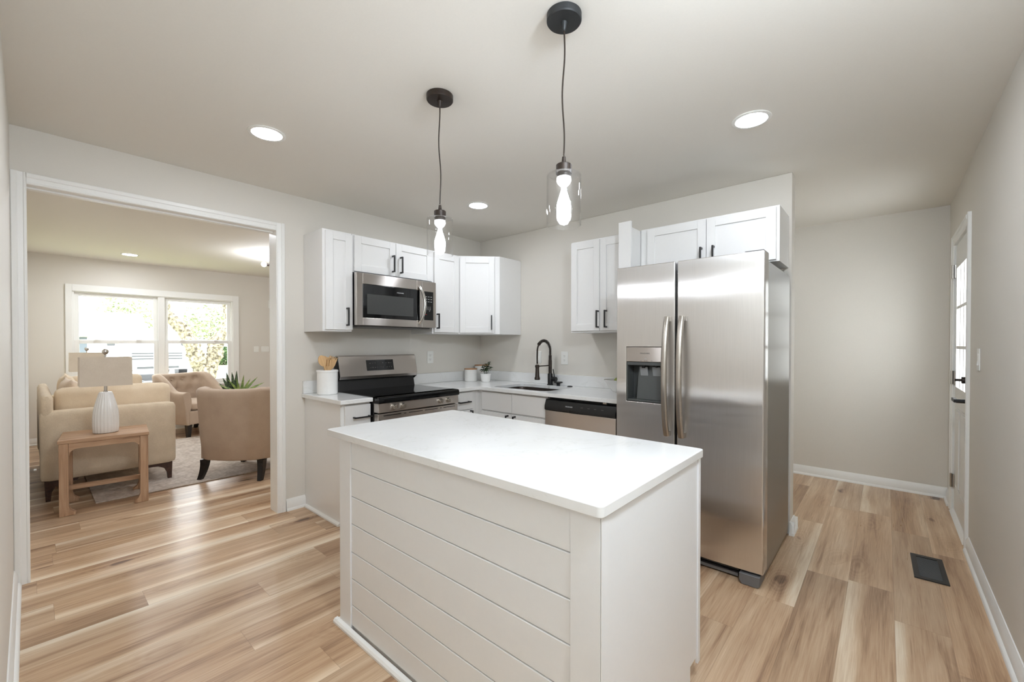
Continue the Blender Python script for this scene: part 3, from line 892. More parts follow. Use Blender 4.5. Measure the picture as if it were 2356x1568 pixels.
t = tag(obj('sink_fitting', G().lathe([(.001, .0), (.017, .0), (.017, .018), (.022, .024), (.040, .028), (.042, .034), (.038, .039), (.001, .040)], 32, (0, 0, 0)), 'black_metal'),
        'black mushroom shaped fitting on the worktop just right of the faucet', 'sink fitting'); t.location = (1.158, -.10, ZC + .0006)
t = tag(obj('hole_cover', G().lathe([(.001, .0), (.025, .0), (.025, .004), (.018, .009), (.001, .010)], 32), 'black_metal'),
        'flat round black hole cover on the worktop right of the mushroom fitting', 'hole cover'); t.location = (1.292, -.105, ZC + .0006)

# ------------------------------------------------------------ appliances
def microwave():
    t = thing('microwave', 'stainless over the range microwave hung under the short wall cabinet', 'microwave', (0, -1.701, 1.432), RA)
    w, h = .757, .408
    g = G().box(.002, w, -.365, -.003, .0, h)
    obj('body', g, 'black_plastic', t, bevel=.002)
    obj('bottom_vent', G().box(.03, w - .03, -.35, -.05, -.012, -.0005), 'grey_plastic', t, bevel=.002)
    yf = -.366
    dx1 = .603
    # door frame with black glass window
    x0, x1, z0, z1 = .047, .553, .060, .325
    g = G().box(-.006, x0, yf - .034, yf, .0, h).box(x1, dx1, yf - .034, yf, .0, h)
    g.box(x0, x1, yf - .034, yf, .0, z0).box(x0, x1, yf - .034, yf, z1, h)
    door = obj('door', g, 'steel_dark', t, bevel=.003, seg=3)
    win = obj('window', G().box(x0 - .001, x1 + .03, yf - .0352, yf - .028, z0, z1), 'black_glass', door, bevel=.006, seg=3)
    obj('screen', G().box(.082, .515, yf - .0358, yf - .0353, .090, .248), 'dark_grey_screen', win)
    text('brand_lettering', 'FRIGIDAIRE', .013, 'ink_white', door, (.385, yf - .0358, .280), (PI / 2, 0, 0))
    pts = []
    for i in range(17):
        s = i / 16
        pts.append((.575 + .022 * math.sin(PI * s) + .004, yf - .036 - .050 * math.sin(PI * s) ** .8, .030 + .33 * s))
    obj('handle', G().tube(pts, .0115, 12, 1.25), 'chrome', door)
    # control side
    g = G().box(dx1 + .002, w + .002, yf - .034, yf, .0, h)
    cp = obj('control_panel', g, 'steel_dark', t, bevel=.003, seg=3)
    kp = obj('keypad', G().box(.628, .729, yf - .0352, yf - .03, .065, .320), 'black_glass', cp, bevel=.003)
    text('key_lettering', '1   2   3\n4   5   6\n7   8   9\n     0', .0115, 'ink_white', kp, (.6785, yf - .0356, .165), (PI / 2, 0, 0))
    g = G()
    for r_ in range(3):
        for c in range(3):
            obj('key_mark', G().box(.642 + .027 * c, .662 + .027 * c - .004, yf - .0356, yf - .0353, .228 + .022 * r_, .231 + .022 * r_), 'ink_white', kp)
    obj('stop_key', G().box(.642, .655, yf - .0356, yf - .0353, .112, .118), 'ink_red', kp)
microwave()

def stove():
    t = thing('range', 'stainless and black electric range with a glass cooktop and four knobs', 'range', (0, -1.703, 0), RA)
    w, zt = .772, .896
    obj('body', G().box(.003, w - .003, -.635, -.02, .03, zt - .012), 'black_plastic', t, bevel=.003)
    g = G()
    g.box(.001, w - .001, -.69, -.085, zt - .012, zt)
    g.prism([(-.69, zt), (-.700, zt - .004), (-.706, zt - .014), (-.706, zt - .046), (-.62, zt - .046), (-.62, zt)], 0, .001, w - .001)
    ck = obj('cooktop', g, 'black_glass', t, bevel=.002)
    # back guard: black riser, tilted steel panel with a display
    obj('riser', G().prism([(-.022, zt - .01), (-.082, zt - .01), (-.060, zt + .085), (-.078, zt + .112), (-.022, zt + .112)], 0, .012, w - .016), 'black_plastic', t, bevel=.002)
    g = G().prism([(-.022, zt + .092), (-.095, zt + .092), (-.108, zt + .118), (-.070, zt + .285), (-.055, zt + .292), (-.022, zt + .292)], 0, .010, w - .006)
    bg = obj('backguard', g, 'steel_dark', t, bevel=.003)
    for xx in (.0015, w - .0055):
        obj('end_cap', G().prism([(-.020, zt + .05), (-.090, zt + .09), (-.100, zt + .118), (-.064, zt + .280), (-.020, zt + .280)], 0, xx, xx + .008 if xx < .1 else xx + .004), 'black_plastic', t)
    slope = math.atan2(.038, .167)
    M = Matrix.Translation((.385, -.0895, zt + .2035)) @ Matrix.Rotation(-slope, 4, 'X')
    d = obj('display', G().obox(M, -.132, .132, -.0025, .002, -.047, .047), 'black_glass', t)
    g = G(); rnd = random.Random(3)
    for xx, zz, ww in ((-.105, .018, .014), (-.08, .018, .014), (-.055, .018, .012), (-.10, -.02, .010), (-.078, -.02, .010), (-.055, -.02, .010), (.0, -.02, .008),
                       (.02, .018, .01), (.02, -.02, .01), (.055, .018, .008), (.078, .018, .016), (.102, .018, .010), (.06, -.02, .010), (.082, -.02, .008), (.105, -.02, .008), (-.03, -.02, .003)):
        obj('display_mark', G().obox(M, xx, xx + ww, -.0032, -.0026, zz - .003, zz + .003), 'ink_grey', d)
    # front control strip with knobs
    g = G().prism([(-.636, .780), (-.698, .780), (-.702, .784), (-.695, zt - .048), (-.636, zt - .048)], 0, .004, w - .004)
    cp = obj('control_strip', g, 'steel_dark', t, bevel=.002)
    for yw in (-1.570, -1.492, -1.134, -1.052):
        xk = yw + 1.703
        k = G().cyl((xk, -.697, .816), (xk, -.704, .816), .024, n=28).cyl((xk, -.704, .816), (xk, -.728, .816), .019, .0165, n=28)
        k.box(xk - .0045, xk + .0045, -.734, -.712, .801, .831)
        kn = obj('knob', k, 'nickel', cp, bevel=.001)
        obj('marker', G().box(xk + .0046, xk + .0056, -.733, -.722, .826, .830), 'ink_red', kn)
    # oven door with slotted top rail
    g = G().box(.006, w - .006, -.690, -.637, .215, .770)
    od = obj('oven_door', g, 'steel_dark', t, bevel=.003)
    g = G()
    for a, b in ((.05, .20), (.225, .245), (.27, .40), (.42, .55), (.575, .59), (.61, .735)): g.box(a, b, -.6912, -.688, .752, .757)
    for k in range(4): g.box(.012, .03, -.6912, -.688, .725 - .008 * k, .728 - .008 * k)
    obj('vent_slots', g, 'black_plastic', od)
    obj('oven_window', G().box(.10, w - .10, -.692, -.688, .33, .60), 'black_glass', od)
    g = G().cyl((.05, -.742, .70), (w - .05, -.742, .70), .012, n=16)
    for xx in (.075, w - .075): g.cyl((xx, -.690, .70), (xx, -.742, .70), .009, n=12)
    obj('oven_handle', g, 'chrome', od)
    obj('drawer', G().box(.006, w - .006, -.69, -.637, .05, .205), 'steel_dark', t, bevel=.003)
    for xx in (.05, w - .08):
        for ya in (-.6, -.09): obj('foot', G().box(xx, xx + .03, ya, ya + .03, .001, .0295), 'black_plastic', t)
stove()

def dishwasher():
    t = thing('dishwasher', 'stainless dishwasher with black control panel between sink cabinet and refrigerator', 'dishwasher', (1.4065, 0, 0))
    w = .640
    obj('body', G().box(.004, w - .004, -.57, -.02, .02, ZB - .003), 'black_plastic', t)
    pts = [(-.571, .755), (-.630, .755), (-.640, .762), (-.640, .790), (-.622, .836), (-.612, .840), (-.571, .840)]
    cp = obj('control_panel', G().prism(pts, 0, .0, w - .006), 'black_plastic', t, bevel=.002)
    text('brand_lettering', 'FRIGIDAIRE', .013, 'ink_white', cp, (.235, -.6375, .800), (PI / 2 - .32, 0, 0))
    g = G()
    for xx in (.34, .40, .455, .515): obj('key_mark', G().box(xx, xx + .02, -.6365, -.633, .802, .8055), 'ink_grey', cp)
    obj('latch_pocket', G().box(.24, .36, -.6412, -.63, .757, .772), 'black_glass', cp)
    obj('door', G().box(.0, w - .006, -.632, -.571, .115, .754), 'steel_dark', t, bevel=.004, seg=3)
    obj('mount_bracket', G().box(.51, .54, -.60, -.575, .845, .8555), 'nickel', t)
    obj('toe_plate', G().box(.004, w - .01, -.56, -.555, .02, .11), 'black_plastic', t)
dishwasher()

def fridge():
    t = thing('refrigerator', 'stainless side by side refrigerator with a dispenser in its left door', 'refrigerator', (2.165, 0, 0))
    w = .838
    obj('case', G().box(.0, w - .003, -.752, -.03, .025, 1.742), 'steel_side', t, bevel=.004)
    Y0, Y1 = -.862, -.760
    z0, z1 = .072, 1.775
    split = .384
    def door_front(x0, x1, hole=None):
        g = G()
        if hole is None:
            # gently crowned sheet front
            n = 12
            poly = [(x0, Y1), (x0, Y0 + .012)]
            for i in range(n + 1):
                s = i / n
                poly.append((x0 + .004 + (x1 - x0 - .008) * s, Y0 + .006 - .006 * math.sin(PI * s)))
            poly += [(x1, Y0 + .012), (x1, Y1)]
            return g.prism(poly, 2, z0, z1)
        hx0, hx1, hz0, hz1 = hole
        g.box(x0, hx0, Y0, Y1, z0, z1).box(hx1, x1, Y0, Y1, z0, z1).box(hx0, hx1, Y0, Y1, z0, hz0).box(hx0, hx1, Y0, Y1, hz1, z1)
        return g
    hx0, hx1, hz0, hz1 = .070, .318, .925, 1.268
    xs, zs = [0, hx0, hx1, split - .005], [z0, hz0, hz1, z1]
    g = G()     # left door: front sheet with an opening, one closed shell
    for i in range(3):
        for j in range(3):
            if i == 1 and j == 1: continue
            g.add([(xs[i], Y0, zs[j]), (xs[i + 1], Y0, zs[j]), (xs[i + 1], Y0, zs[j + 1]), (xs[i], Y0, zs[j + 1])], [(0, 1, 2, 3)])
            g.add([(xs[i], Y1, zs[j]), (xs[i + 1], Y1, zs[j]), (xs[i + 1], Y1, zs[j + 1]), (xs[i], Y1, zs[j + 1])], [(3, 2, 1, 0)])
    for j in range(3):
        g.add([(xs[0], Y0, zs[j]), (xs[0], Y1, zs[j]), (xs[0], Y1, zs[j + 1]), (xs[0], Y0, zs[j + 1])], [(0, 1, 2, 3)])
        g.add([(xs[3], Y0, zs[j]), (xs[3], Y1, zs[j]), (xs[3], Y1, zs[j + 1]), (xs[3], Y0, zs[j + 1])], [(3, 2, 1, 0)])
        g.add([(xs[j], Y0, z0), (xs[j + 1], Y0, z0), (xs[j + 1], Y1, z0), (xs[j], Y1, z0)], [(0, 1, 2, 3)])
        g.add([(xs[j], Y0, z1), (xs[j + 1], Y0, z1), (xs[j + 1], Y1, z1), (xs[j], Y1, z1)], [(3, 2, 1, 0)])
    for a, b, c, d in ((hx0, hx0, hz0, hz1), (hx1, hx1, hz0, hz1)):
        g.add([(a, Y0, c), (a, Y1, c), (a, Y1, d), (a, Y0, d)], [(0, 1, 2, 3)])
    for c in (hz0, hz1):
        g.add([(hx0, Y0, c), (hx1, Y0, c), (hx1, Y1, c), (hx0, Y1, c)], [(0, 1, 2, 3)])
    ld = obj('freezer_door', g, 'steel_fridge', t, bevel=.005, seg=3, weld=True)
    # dispenser
    zc = 1.175
    g = G().box(hx0 + .001, hx1 - .001, Y0 - .003, Y0 + .02, zc, hz1 - .001)
    dp = obj('dispenser_panel', g, 'steel_dark', ld, bevel=.004)
    text('brand_lettering', 'FRIGIDAIRE', .0125, 'ink_grey', dp, (.195, Y0 - .0034, 1.228), (PI / 2, 0, 0), sx=1.0)
    obj('indicator', G().box(.192, .206, Y0 - .0036, Y0 - .0028, 1.193, 1.198), 'ink_white', dp)
    g = G()
    for xx in (.165, .190, .203, .235): obj('key_mark', G().box(xx, xx + .009, Y0 - .0036, Y0 - .0028, 1.182, 1.184), 'ink_grey', dp)
    g = G()
    b0, b1 = hz0 + .0015, zc - .0015
    g.box(hx0 + .0015, hx0 + .008, Y0 + .0015, Y1 - .002, b0, b1).box(hx1 - .008, hx1 - .0015, Y0 + .0015, Y1 - .002, b0, b1)
    g.box(hx0 + .0015, hx1 - .0015, Y1 - .008, Y1 - .002, b0, b1).box(hx0 + .0015, hx1 - .0015, Y0 + .0015, Y1 - .002, b0, b0 + .012)
    g.box(hx0 + .0015, hx1 - .0015, Y0 + .0015, Y1 - .002, b1 - .02, b1)
    g.prism([(Y1 - .008, b0 + .012), (Y0 + .03, b0 + .012), (Y1 - .035, b1 - .02), (Y1 - .008, b1 - .02)], 0, hx0 + .055, hx1 - .008)
    al = obj('dispenser_alcove', g, 'dark_recess', ld, bevel=.002)
    for xx in (.140, .222):
        M = Matrix.Translation((xx, Y1 - .045, 1.105)) @ Matrix.Rotation(.25, 4, 'X')
        obj('paddle', G().obox(M, 0, .052, -.006, .004, -.035, .04).obox(M, .0, .052, -.012, -.004, -.04, -.034), 'paddle_grey', al, bevel=.002)
    obj('nozzle', G().cyl((.166, Y1 - .055, 1.158), (.166, Y1 - .055, 1.135), .016, .012), 'black_plastic', al)
    obj('nozzle', G().cyl((.25, Y1 - .06, 1.158), (.25, Y1 - .06, 1.14), .008), 'black_plastic', al)
    rd = obj('fridge_door', door_front(split + .006, w + .008), 'steel_fridge', t, bevel=.004, seg=3)
    for xh, dr in ((.337, ld), (.424, rd)):
        pts = []
        for i in range(21):
            s = i / 20
            pts.append((xh, Y0 - .012 - .048 * math.sin(PI * min(1, max(0, s))) ** .7, .742 + .704 * s))
        g = G().tube(pts, .0135, 12, 1.35, up=(0, -1, 0))
        for zz in (.752, 1.436): g.box(xh - .016, xh + .016, Y0 - .016, Y0 + .002, zz - .014, zz + .014)
        obj('handle', g, 'nickel', dr, bevel=0)
    obj('gasket', G().box(.012, w - .01, -.7595, -.7525, .085, 1.735), 'black_plastic', t)
    obj('hinge_cover', G().box(w - .10, w - .008, -.80, -.68, 1.7765, 1.792).box(w - .10, w - .008, -.755, -.68, 1.743, 1.776), 'grey_plastic', t, bevel=.003)
    g = G().box(.05, w - .12, -.80, -.753, .020, .068)
    gr = obj('toe_grille', g, 'black_plastic', t)
    g = G().box(.05, w - .12, -.822, -.802, .012, .030)
    for k in range(3): g.box(.05, w - .12, -.806, -.801, .040 + .011 * k, .043 + .011 * k)
    obj('grille_slats', g, 'grey_plastic', gr)
    for xx in (.005, w - .105):
        obj('foot', G().prism([(xx + .012, .001), (xx + .088, .001), (xx + .1, .012), (xx + .1, .060), (xx, .060), (xx, .02)], 1, -.868, -.753), 'grey_plastic', t, bevel=.004)
fridge()

# ------------------------------------------------------------ island
def island():
    x0, x1, y0, y1 = 1.59, 2.952, -2.426, -1.690
    t = thing('island_cabinet', 'white kitchen island base clad with horizontal shiplap boards', 'kitchen island', (0, 0, 0))
    zt = .855
    obj('carcass', G().box(x0 + .012, x1 - .006, y0 + .010, y1 - .075, .002, .10).box(x0 + .012, x1 - .006, y0 + .010, y1 - .02, .10, zt), 'island_white', t)
    px0, px1 = 1.688, 2.860
    zs = [.024, .1185, .237, .355, .482, .605, .730, zt]
    g = G()
    for a, b in zip(zs, zs[1:]):
        g.prism([(y0 + .010, a + .0015), (y0 + .004, a + .0015), (y0 + .002, a + .004), (y0 + .002, b - .0040), (y0 + .004, b - .0015), (y0 + .010, b - .0015)], 0, px0, px1)
    obj('shiplap_panel', g, 'island_white', t, smooth=False)
    for a, b in ((x0, px0 - .0008), (px1 + .0008, x1)):
        obj('corner_board', G().box(a, b, y0 - .004, y0 + .010, .002, zt), 'island_white', t, bevel=.002)
    obj('end_panel', G().box(x1 - .006, x1 + .001, y0 + .012, y1 - .024, .10, zt).box(x1 - .006, x1 + .001, y0 + .012, y1 - .09, .002, .10), 'island_white', t, label='right end panel of the island')
    obj('end_panel', G().box(x0 - .001, x0 + .012, y0 + .012, y1 - .024, .10, zt).box(x0 - .001, x0 + .012, y0 + .012, y1 - .09, .002, .10), 'island_white', t, label='left end panel of the island')
    obj('edge_strip', G().box(x1 - .004, x1 + .006, y1 - .022, y1 + .002, .075, zt), 'island_white', t, bevel=.001)
    obj('edge_strip', G().box(x1 + .001, x1 + .005, y0 - .004, y0 + .03, .002, zt), 'island_white', t, bevel=.001)
    sh = [(-.004, .001), (-.026, .001), (-.0255, .010), (-.019, .018), (-.004, .020)]
    obj('shoe_moulding', G().prism([(y0 + d, z) for d, z in sh], 0, x0 - .024, x1 + .02), 'trim_white', t)
    obj('shoe_moulding', G().prism([(x0 + .003 + d, z) for d, z in sh], 1, y0 - .020, y1 - .09), 'trim_white', t)
    n = 3
    wv = (x1 - x0 - .03) / n
    for k in range(n):
        a = x0 + .015 + wv * k + .004; b = a + wv - .008
        M = Matrix.Translation((x0 + x1, 0, 0)) @ Matrix.Rotation(0, 4, 'Z')
        d = obj('drawer', G().box(a, b, y1 - .019, y1, .70, .845), 'island_white', t, bevel=.002)
        obj('handle', G().box((a + b) / 2 - .07, (a + b) / 2 + .07, y1 + .028, y1 + .038, .767, .778).box((a + b) / 2 - .06, (a + b) / 2 - .05, y1, y1 + .03, .767, .778).box((a + b) / 2 + .05, (a + b) / 2 + .06, y1, y1 + .03, .767, .778), 'black_metal', d)
        d = obj('door', G().box(a, a + .056, y1 - .019, y1, .115, .69).box(b - .056, b, y1 - .019, y1, .115, .69).box(a + .056, b - .056, y1 - .019, y1, .115, .171).box(a + .056, b - .056, y1 - .019, y1, .634, .69).box(a + .05, b - .05, y1 - .018, y1 - .009, .16, .64), 'island_white', t, bevel=.0015)
        obj('handle', G().box(b - .035, b - .024, y1 + .028, y1 + .038, .53, .67).box(b - .035, b - .024, y1, y1 + .03, .536, .546).box(b - .035, b - .024, y1, y1 + .03, .654, .664), 'black_metal', d)
    c = G()
    cx0, cx1, cy0, cy1, r = 1.497, 2.966, -2.448, -1.676, .016
    poly = []
    for cx, cy, a0 in ((cx1 - r, cy1 - r, 0), (cx0 + r, cy1 - r, 90), (cx0 + r, cy0 + r, 180), (cx1 - r, cy0 + r, 270)):
        for k in range(6): poly.append((cx + r * math.cos(math.radians(a0 + 18 * k)), cy + r * math.sin(math.radians(a0 + 18 * k))))
    tag(obj('island_worktop', c.prism(poly, 2, zt + .0008, .886), 'quartz', bevel=.003, seg=3), 'white quartz slab with rounded corners on the island', 'worktop')
island()

# ------------------------------------------------------------ small things in the kitchen
CR = (.170, -1.828)
t = thing('utensil_crock', 'white ceramic crock of wooden utensils left of the range', 'crock', (CR[0], CR[1], ZC + .0008))
obj('crock', G().lathe([(.001, 0), (.070, 0), (.074, .004), (.076, .02), (.076, .172), (.080, .175), (.080, .187), (.077, .190), (.072, .187), (.070, .03), (.001, .012)], 48), 'ceramic_white', t)
def utensil(kind, label, name, dy, dx, lean_y, lean_x, length):
    g = G()
    hw = .0075
    outl = []
    L = length
    if kind == 'spoon':
        for i in range(25):
            a = -PI * .42 + (2 * PI - .16 * PI) * i / 24 - PI / 2 + PI * .0
            ang = -PI / 2 + .18 + (2 * PI - .36) * i / 24
            outl.append((.030 * math.cos(ang), L - .042 + .044 * math.sin(ang)))
        outl = [(-hw, 0), (hw, 0)] + outl
        poly = outl
        g.prism(poly, 1, -.003, .003)
        g.ball((0, -.001, L - .040), .024, (1, .12, 1.35))
    elif kind == 'slotted':
        w0, w1 = .021, .027
        z0 = L - .085
        for a, b in ((-w1, -.0135), (-.0055, .0055), (.0135, w1)):
            g.prism([(a * .85, z0), (b * .85, z0), (b, L - .008), (a, L - .008)], 1, -.003, .003)
        g.prism([(-w0 * .85, z0 - .03), (w0 * .85, z0 - .03), (w0, z0 + .015), (-w0, z0 + .015)], 1, -.003, .003)
        g.prism([(-w1, L - .022), (w1, L - .022), (w1 * .85, L), (-w1 * .85, L)], 1, -.003, .003)
        g.prism([(-hw, 0), (hw, 0), (w0 * .85, z0 - .028), (-w0 * .85, z0 - .028)], 1, -.003, .003)
    else:
        z0 = L - .09
        g.prism([(-hw, 0), (hw, 0), (hw, z0 - .03), (.03, z0 + .02), (.034, L - .02), (-.034, L - .02), (-.03, z0 + .02), (-hw, z0 - .03)], 1, -.003, .003)
        for k in range(5):
            a = -.034 + .0142 * k
            g.prism([(a, L - .021), (a + .0106, L - .021), (a + .009, L), (a + .0016, L)], 1, -.003, .003)
    o = obj(name, g, 'bamboo', bevel=.0012)
    o.location = (CR[0] + dx, CR[1] + dy, ZC + .035)
    # blade faces the room (+x): local x runs along the wall
    o.rotation_euler = (Matrix.Rotation(lean_y, 4, 'X') @ Matrix.Rotation(lean_x, 4, 'Y') @ Matrix.Rotation(PI / 2, 4, 'Z')).to_euler()
    tag(o, label, 'utensil', 'wooden utensils in the crock')
utensil('spoon', 'round wooden spoon leaning left in the white crock', 'wooden_spoon', .026, .028, .33, 0, .283)
utensil('spoon', 'wooden spoon at the back of the white crock, behind the slotted turner', 'wooden_spoon', .004, -.034, .05, 0, .262)
utensil('slotted', 'slotted wooden turner standing in the middle of the white crock', 'wooden_turner', -.004, .008, -.02, 0, .255)
utensil('fork', 'toothed wooden spatula leaning right in the white crock, beside the range', 'wooden_spatula', -.030, -.013, -.33, 0, .272)

def canister(x, y, r, h, label):
    t = thing('canister', label, 'canister', (x, y, ZC + .0006), group='white canisters with wooden lids')
    obj('jar', G().lathe([(.001, 0), (r - .003, 0), (r, .003), (r, h - .004), (r - .003, h), (.001, h)], 40), 'ceramic_white', t)
    obj('lid', G().lathe([(.001, h + .0005), (r + .003, h + .0005), (r + .003, h + .008), (r + .001, h + .010), (.001, h + .010)], 40), 'lid_wood', t)
canister(.150, -.285, .066, .124, 'shorter white canister with wooden lid in the worktop corner')
canister(.120, -.100, .072, .156, 'taller white canister with wooden lid, behind the small potted plant')
def leaf_blade(g, p, d, nrm, L, W, fold=.25, n=5):
    p, d, nrm = Vector(p), Vector(d).normalized(), Vector(nrm)
    nrm = (nrm - d * nrm.dot(d)).normalized(); s = d.cross(nrm)
    vs, fs = [], []
    for i in range(n + 1):
        u = i / n
        w = W * math.sin(PI * min(.98, u * .92 + .06)) ** .8
        c = p + d * (L * u) - nrm * (L * .25 * u * u)
        vs += [c - s * w + nrm * (w * fold), c, c + s * w + nrm * (w * fold)]
    for i in range(n):
        fs += [(3 * i, 3 * i + 1, 3 * i + 4, 3 * i + 3), (3 * i + 1, 3 * i + 2, 3 * i + 5, 3 * i + 4)]
    g.add(vs, fs)
def small_plant():
    t = thing('potted_plant', 'small leafy green plant in a white pot on the corner worktop', 'plant', (.335, -.245, ZC + .0006))
    obj('pot', G().lathe([(.001, 0), (.042, 0), (.045, .003), (.055, .076), (.058, .077), (.059, .086), (.054, .087), (.051, .076), (.001, .070)], 36), 'ceramic_white', t)
    obj('soil', G().lathe([(.001, .0715), (.0505, .0715), (.001, .076)], 24), 'soil', t)
    rnd = random.Random(11)
    gs, gl = G(), G()
    tips = [(-.05, 0, .17), (-.03, -.03, .15), (.0, .01, .18), (.03, -.01, .16), (.062, .0, .205), (.05, -.03, .14), (-.06, -.02, .12), (.07, .02, .15), (-.01, -.04, .12), (.02, .04, .19)]
    for x, y, z in tips:
        p0 = Vector((x * .15, y * .15, .072)); p3 = Vector((x, y, z))
        pts = [p0.lerp(p3, s) + Vector((0, 0, .02 * math.sin(PI * s))) for s in (0, .25, .5, .75, 1)]
        gs.tube(pts, .0016, 6)
        for s in (.35, .55, .75, .9, 1.0):
            q = p0.lerp(p3, s) + Vector((0, 0, .02 * math.sin(PI * s)))
            for sg in (-1, 1):
                a = rnd.uniform(0, 2 * PI)
                d = Vector((math.cos(a), math.sin(a), rnd.uniform(.0, .7)))
                leaf_blade(gl, q, d, (rnd.uniform(-.3, .3), rnd.uniform(-.6, .1), 1), rnd.uniform(.020, .030), rnd.uniform(.008, .0115))
    obj('stems', gs, 'leaf_dark', t); obj('leaves', gl, 'leaf_dark', t)
small_plant()
t = thing('bowl', 'white ceramic bowl on the worktop against the refrigerator side', 'bowl', (1.815, -.17, ZC + .0006))
obj('bowl', G().lathe([(.001, 0), (.045, 0), (.048, .004), (.085, .05), (.115, .098), (.118, .1), (.114, .1), (.08, .053), (.045, .012), (.001, .009)], 44), 'ceramic_white', t)
o = thing('fruit', 'green fruit lying in the white bowl', 'fruit', (1.815, -.165, ZC + .088))
obj('flesh', G().ball((0, 0, 0), .036, (1.1, 1.0, .9)), 'fruit_green', o)
obj('stem', G().cyl((0, 0, .028), (.004, 0, .045), .0025, n=8), 'lid_wood', o)

def plate(name, label, cat, loc, rotz, w, h, kind, group=None):
    t = thing(name, label, cat, loc, rotz, group)      # local front -y
    obj('plate', G().box(-w / 2, w / 2, -.006, -.0005, -h / 2, h / 2), 'plastic_white', t, bevel=.002)
    if kind == 'outlet':
        for zz in (-.0205, .0205):
            s = obj('socket', G().prism([(.017 * math.cos(2 * PI * k / 20), zz + .0145 * math.sin(2 * PI * k / 20)) for k in range(20)], 1, -.0085, -.006), 'plastic_white', t)
            g = G().box(-.0075, -.0055, -.0089, -.0086, zz - .002, zz + .007).box(.0055, .0075, -.0089, -.0086, zz - .002, zz + .007).cyl((0, -.0089, zz - .008), (0, -.0086, zz - .008), .0025, n=10)
            obj('slots', g, 'ink_grey', s)
    else:
        n = kind
        for k in range(n):
            xx = (k - (n - 1) / 2) * .046 if n > 1 else 0
            obj('rocker', G().prism([(-.006, -.033), (-.0115, -.033), (-.007, .0), (-.0085, .033), (-.006, .033)], 0, xx - .0165, xx + .0165), 'plastic_white', t)
plate('wall_outlet', 'white outlet on the wall right of the range', 'outlet', (0, -.705, 1.152), RA, .075, .122, 'outlet', 'white wall outlets')
plate('wall_outlet', 'white outlet on the wall right of the faucet', 'outlet', (1.162, 0, 1.152), 0, .078, .124, 'outlet', 'white wall outlets')
plate('light_switch', 'white switch plate on the wall behind the faucet', 'light switch', (.845, 0, 1.155), 0, .072, .120, 1)
plate('light_switch', 'white rocker switch on the right wall beside the exterior door', 'light switch', (XD, .135, 1.20), -PI / 2, .075, .124, 1)
plate('light_switch', 'single switch plate on the living room wall right of the window', 'light switch', (XW, -.818, 1.196), RA, .075, .095, 1)
plate('light_switch', 'three gang switch plate on the living room wall by the doorway edge', 'light switch', (XW, -.682, 1.196), RA, .115, .095, 3)
t = tag(obj('door_chime', G().box(XW + .001, XW + .035, -.63, -.47, 1.90, 2.04), 'plastic_white', bevel=.004), 'white chime box high on the living room wall', 'door chime')

def floor_vent():
    t = thing('floor_vent', 'black metal register set in the floor before the exterior door', 'floor vent', (3.683, .003, 0), .018)
    w, l = .14, .352
    g = G()
    for a, b, c, d in ((-w / 2, w / 2, -l / 2, -l / 2 + .032), (-w / 2, w / 2, l / 2 - .032, l / 2), (-w / 2, -w / 2 + .024, -l / 2 + .032, l / 2 - .032), (w / 2 - .024, w / 2, -l / 2 + .032, l / 2 - .032)):
        g.box(a, b, c, d, .0008, .006)
    obj('frame', g, 'black_metal', t)
    obj('backing', G().box(-w / 2 + .02, w / 2 - .02, -l / 2 + .03, l / 2 - .03, .0004, .0012), 'black_glass', t)
    g = G()
    n = 18
    for k in range(n):
        y = -l / 2 + .036 + (l - .072) * (k + .5) / n
        g.prism([(y - .0040, .0022), (y - .001, .0056), (y + .003, .0056), (y + .000, .0022)], 0, -w / 2 + .023, w / 2 - .023)
    obj('louvres', g, 'vent_grey', t)
floor_vent()

# ------------------------------------------------------------ living room
RUGZ = .0112
tag(obj('rug', G().box(-3.70, -1.30, -3.02, .2, .0008, .011), 'rug_wool', bevel=.004), 'pale mottled grey beige rug under the sofa and armchairs', 'rug')
o = bpy.data.objects['rug']

def rbox(x0, x1, y0, y1, z0, z1, r=.03, n=6, puff=(0, 0, 0)):
    """rounded, slightly puffed upholstered block"""
    g = G()
    bm = bmesh.new()
    bmesh.ops.create_cube(bm, size=1.0)
    bmesh.ops.subdivide_edges(bm, edges=bm.edges, cuts=n * 2 - 1, use_grid_fill=True)
    sx, sy, sz = x1 - x0, y1 - y0, z1 - z0
    c = Vector(((x0 + x1) / 2, (y0 + y1) / 2, (z0 + z1) / 2))
    out = []
    for v in bm.verts:
        p = Vector((v.co.x * sx, v.co.y * sy, v.co.z * sz))
        hx, hy, hz = sx / 2 - r, sy / 2 - r, sz / 2 - r
        q = Vector((max(-hx, min(hx, p.x)), max(-hy, min(hy, p.y)), max(-hz, min(hz, p.z))))
        d = p - q
        if d.length > 1e-9: p = q + d.normalized() * r
        u, v_, w = v.co.x * 2, v.co.y * 2, v.co.z * 2
        k = lambda a, b: max(0, 1 - a * a) * max(0, 1 - b * b)
        p.x += puff[0] * k(v_, w) * (1 if u > 0 else -1) * abs(u)
        p.y += puff[1] * k(u, w) * (1 if v_ > 0 else -1) * abs(v_)
        p.z += puff[2] * k(u, v_) * (1 if w > 0 else -1) * abs(w)
        out.append(p + c)
    bm.verts.index_update()
    g.add(out, [tuple(v.index for v in f.verts) for f in bm.faces])
    bm.free()
    return g
def snap(r, x0):
    return x0

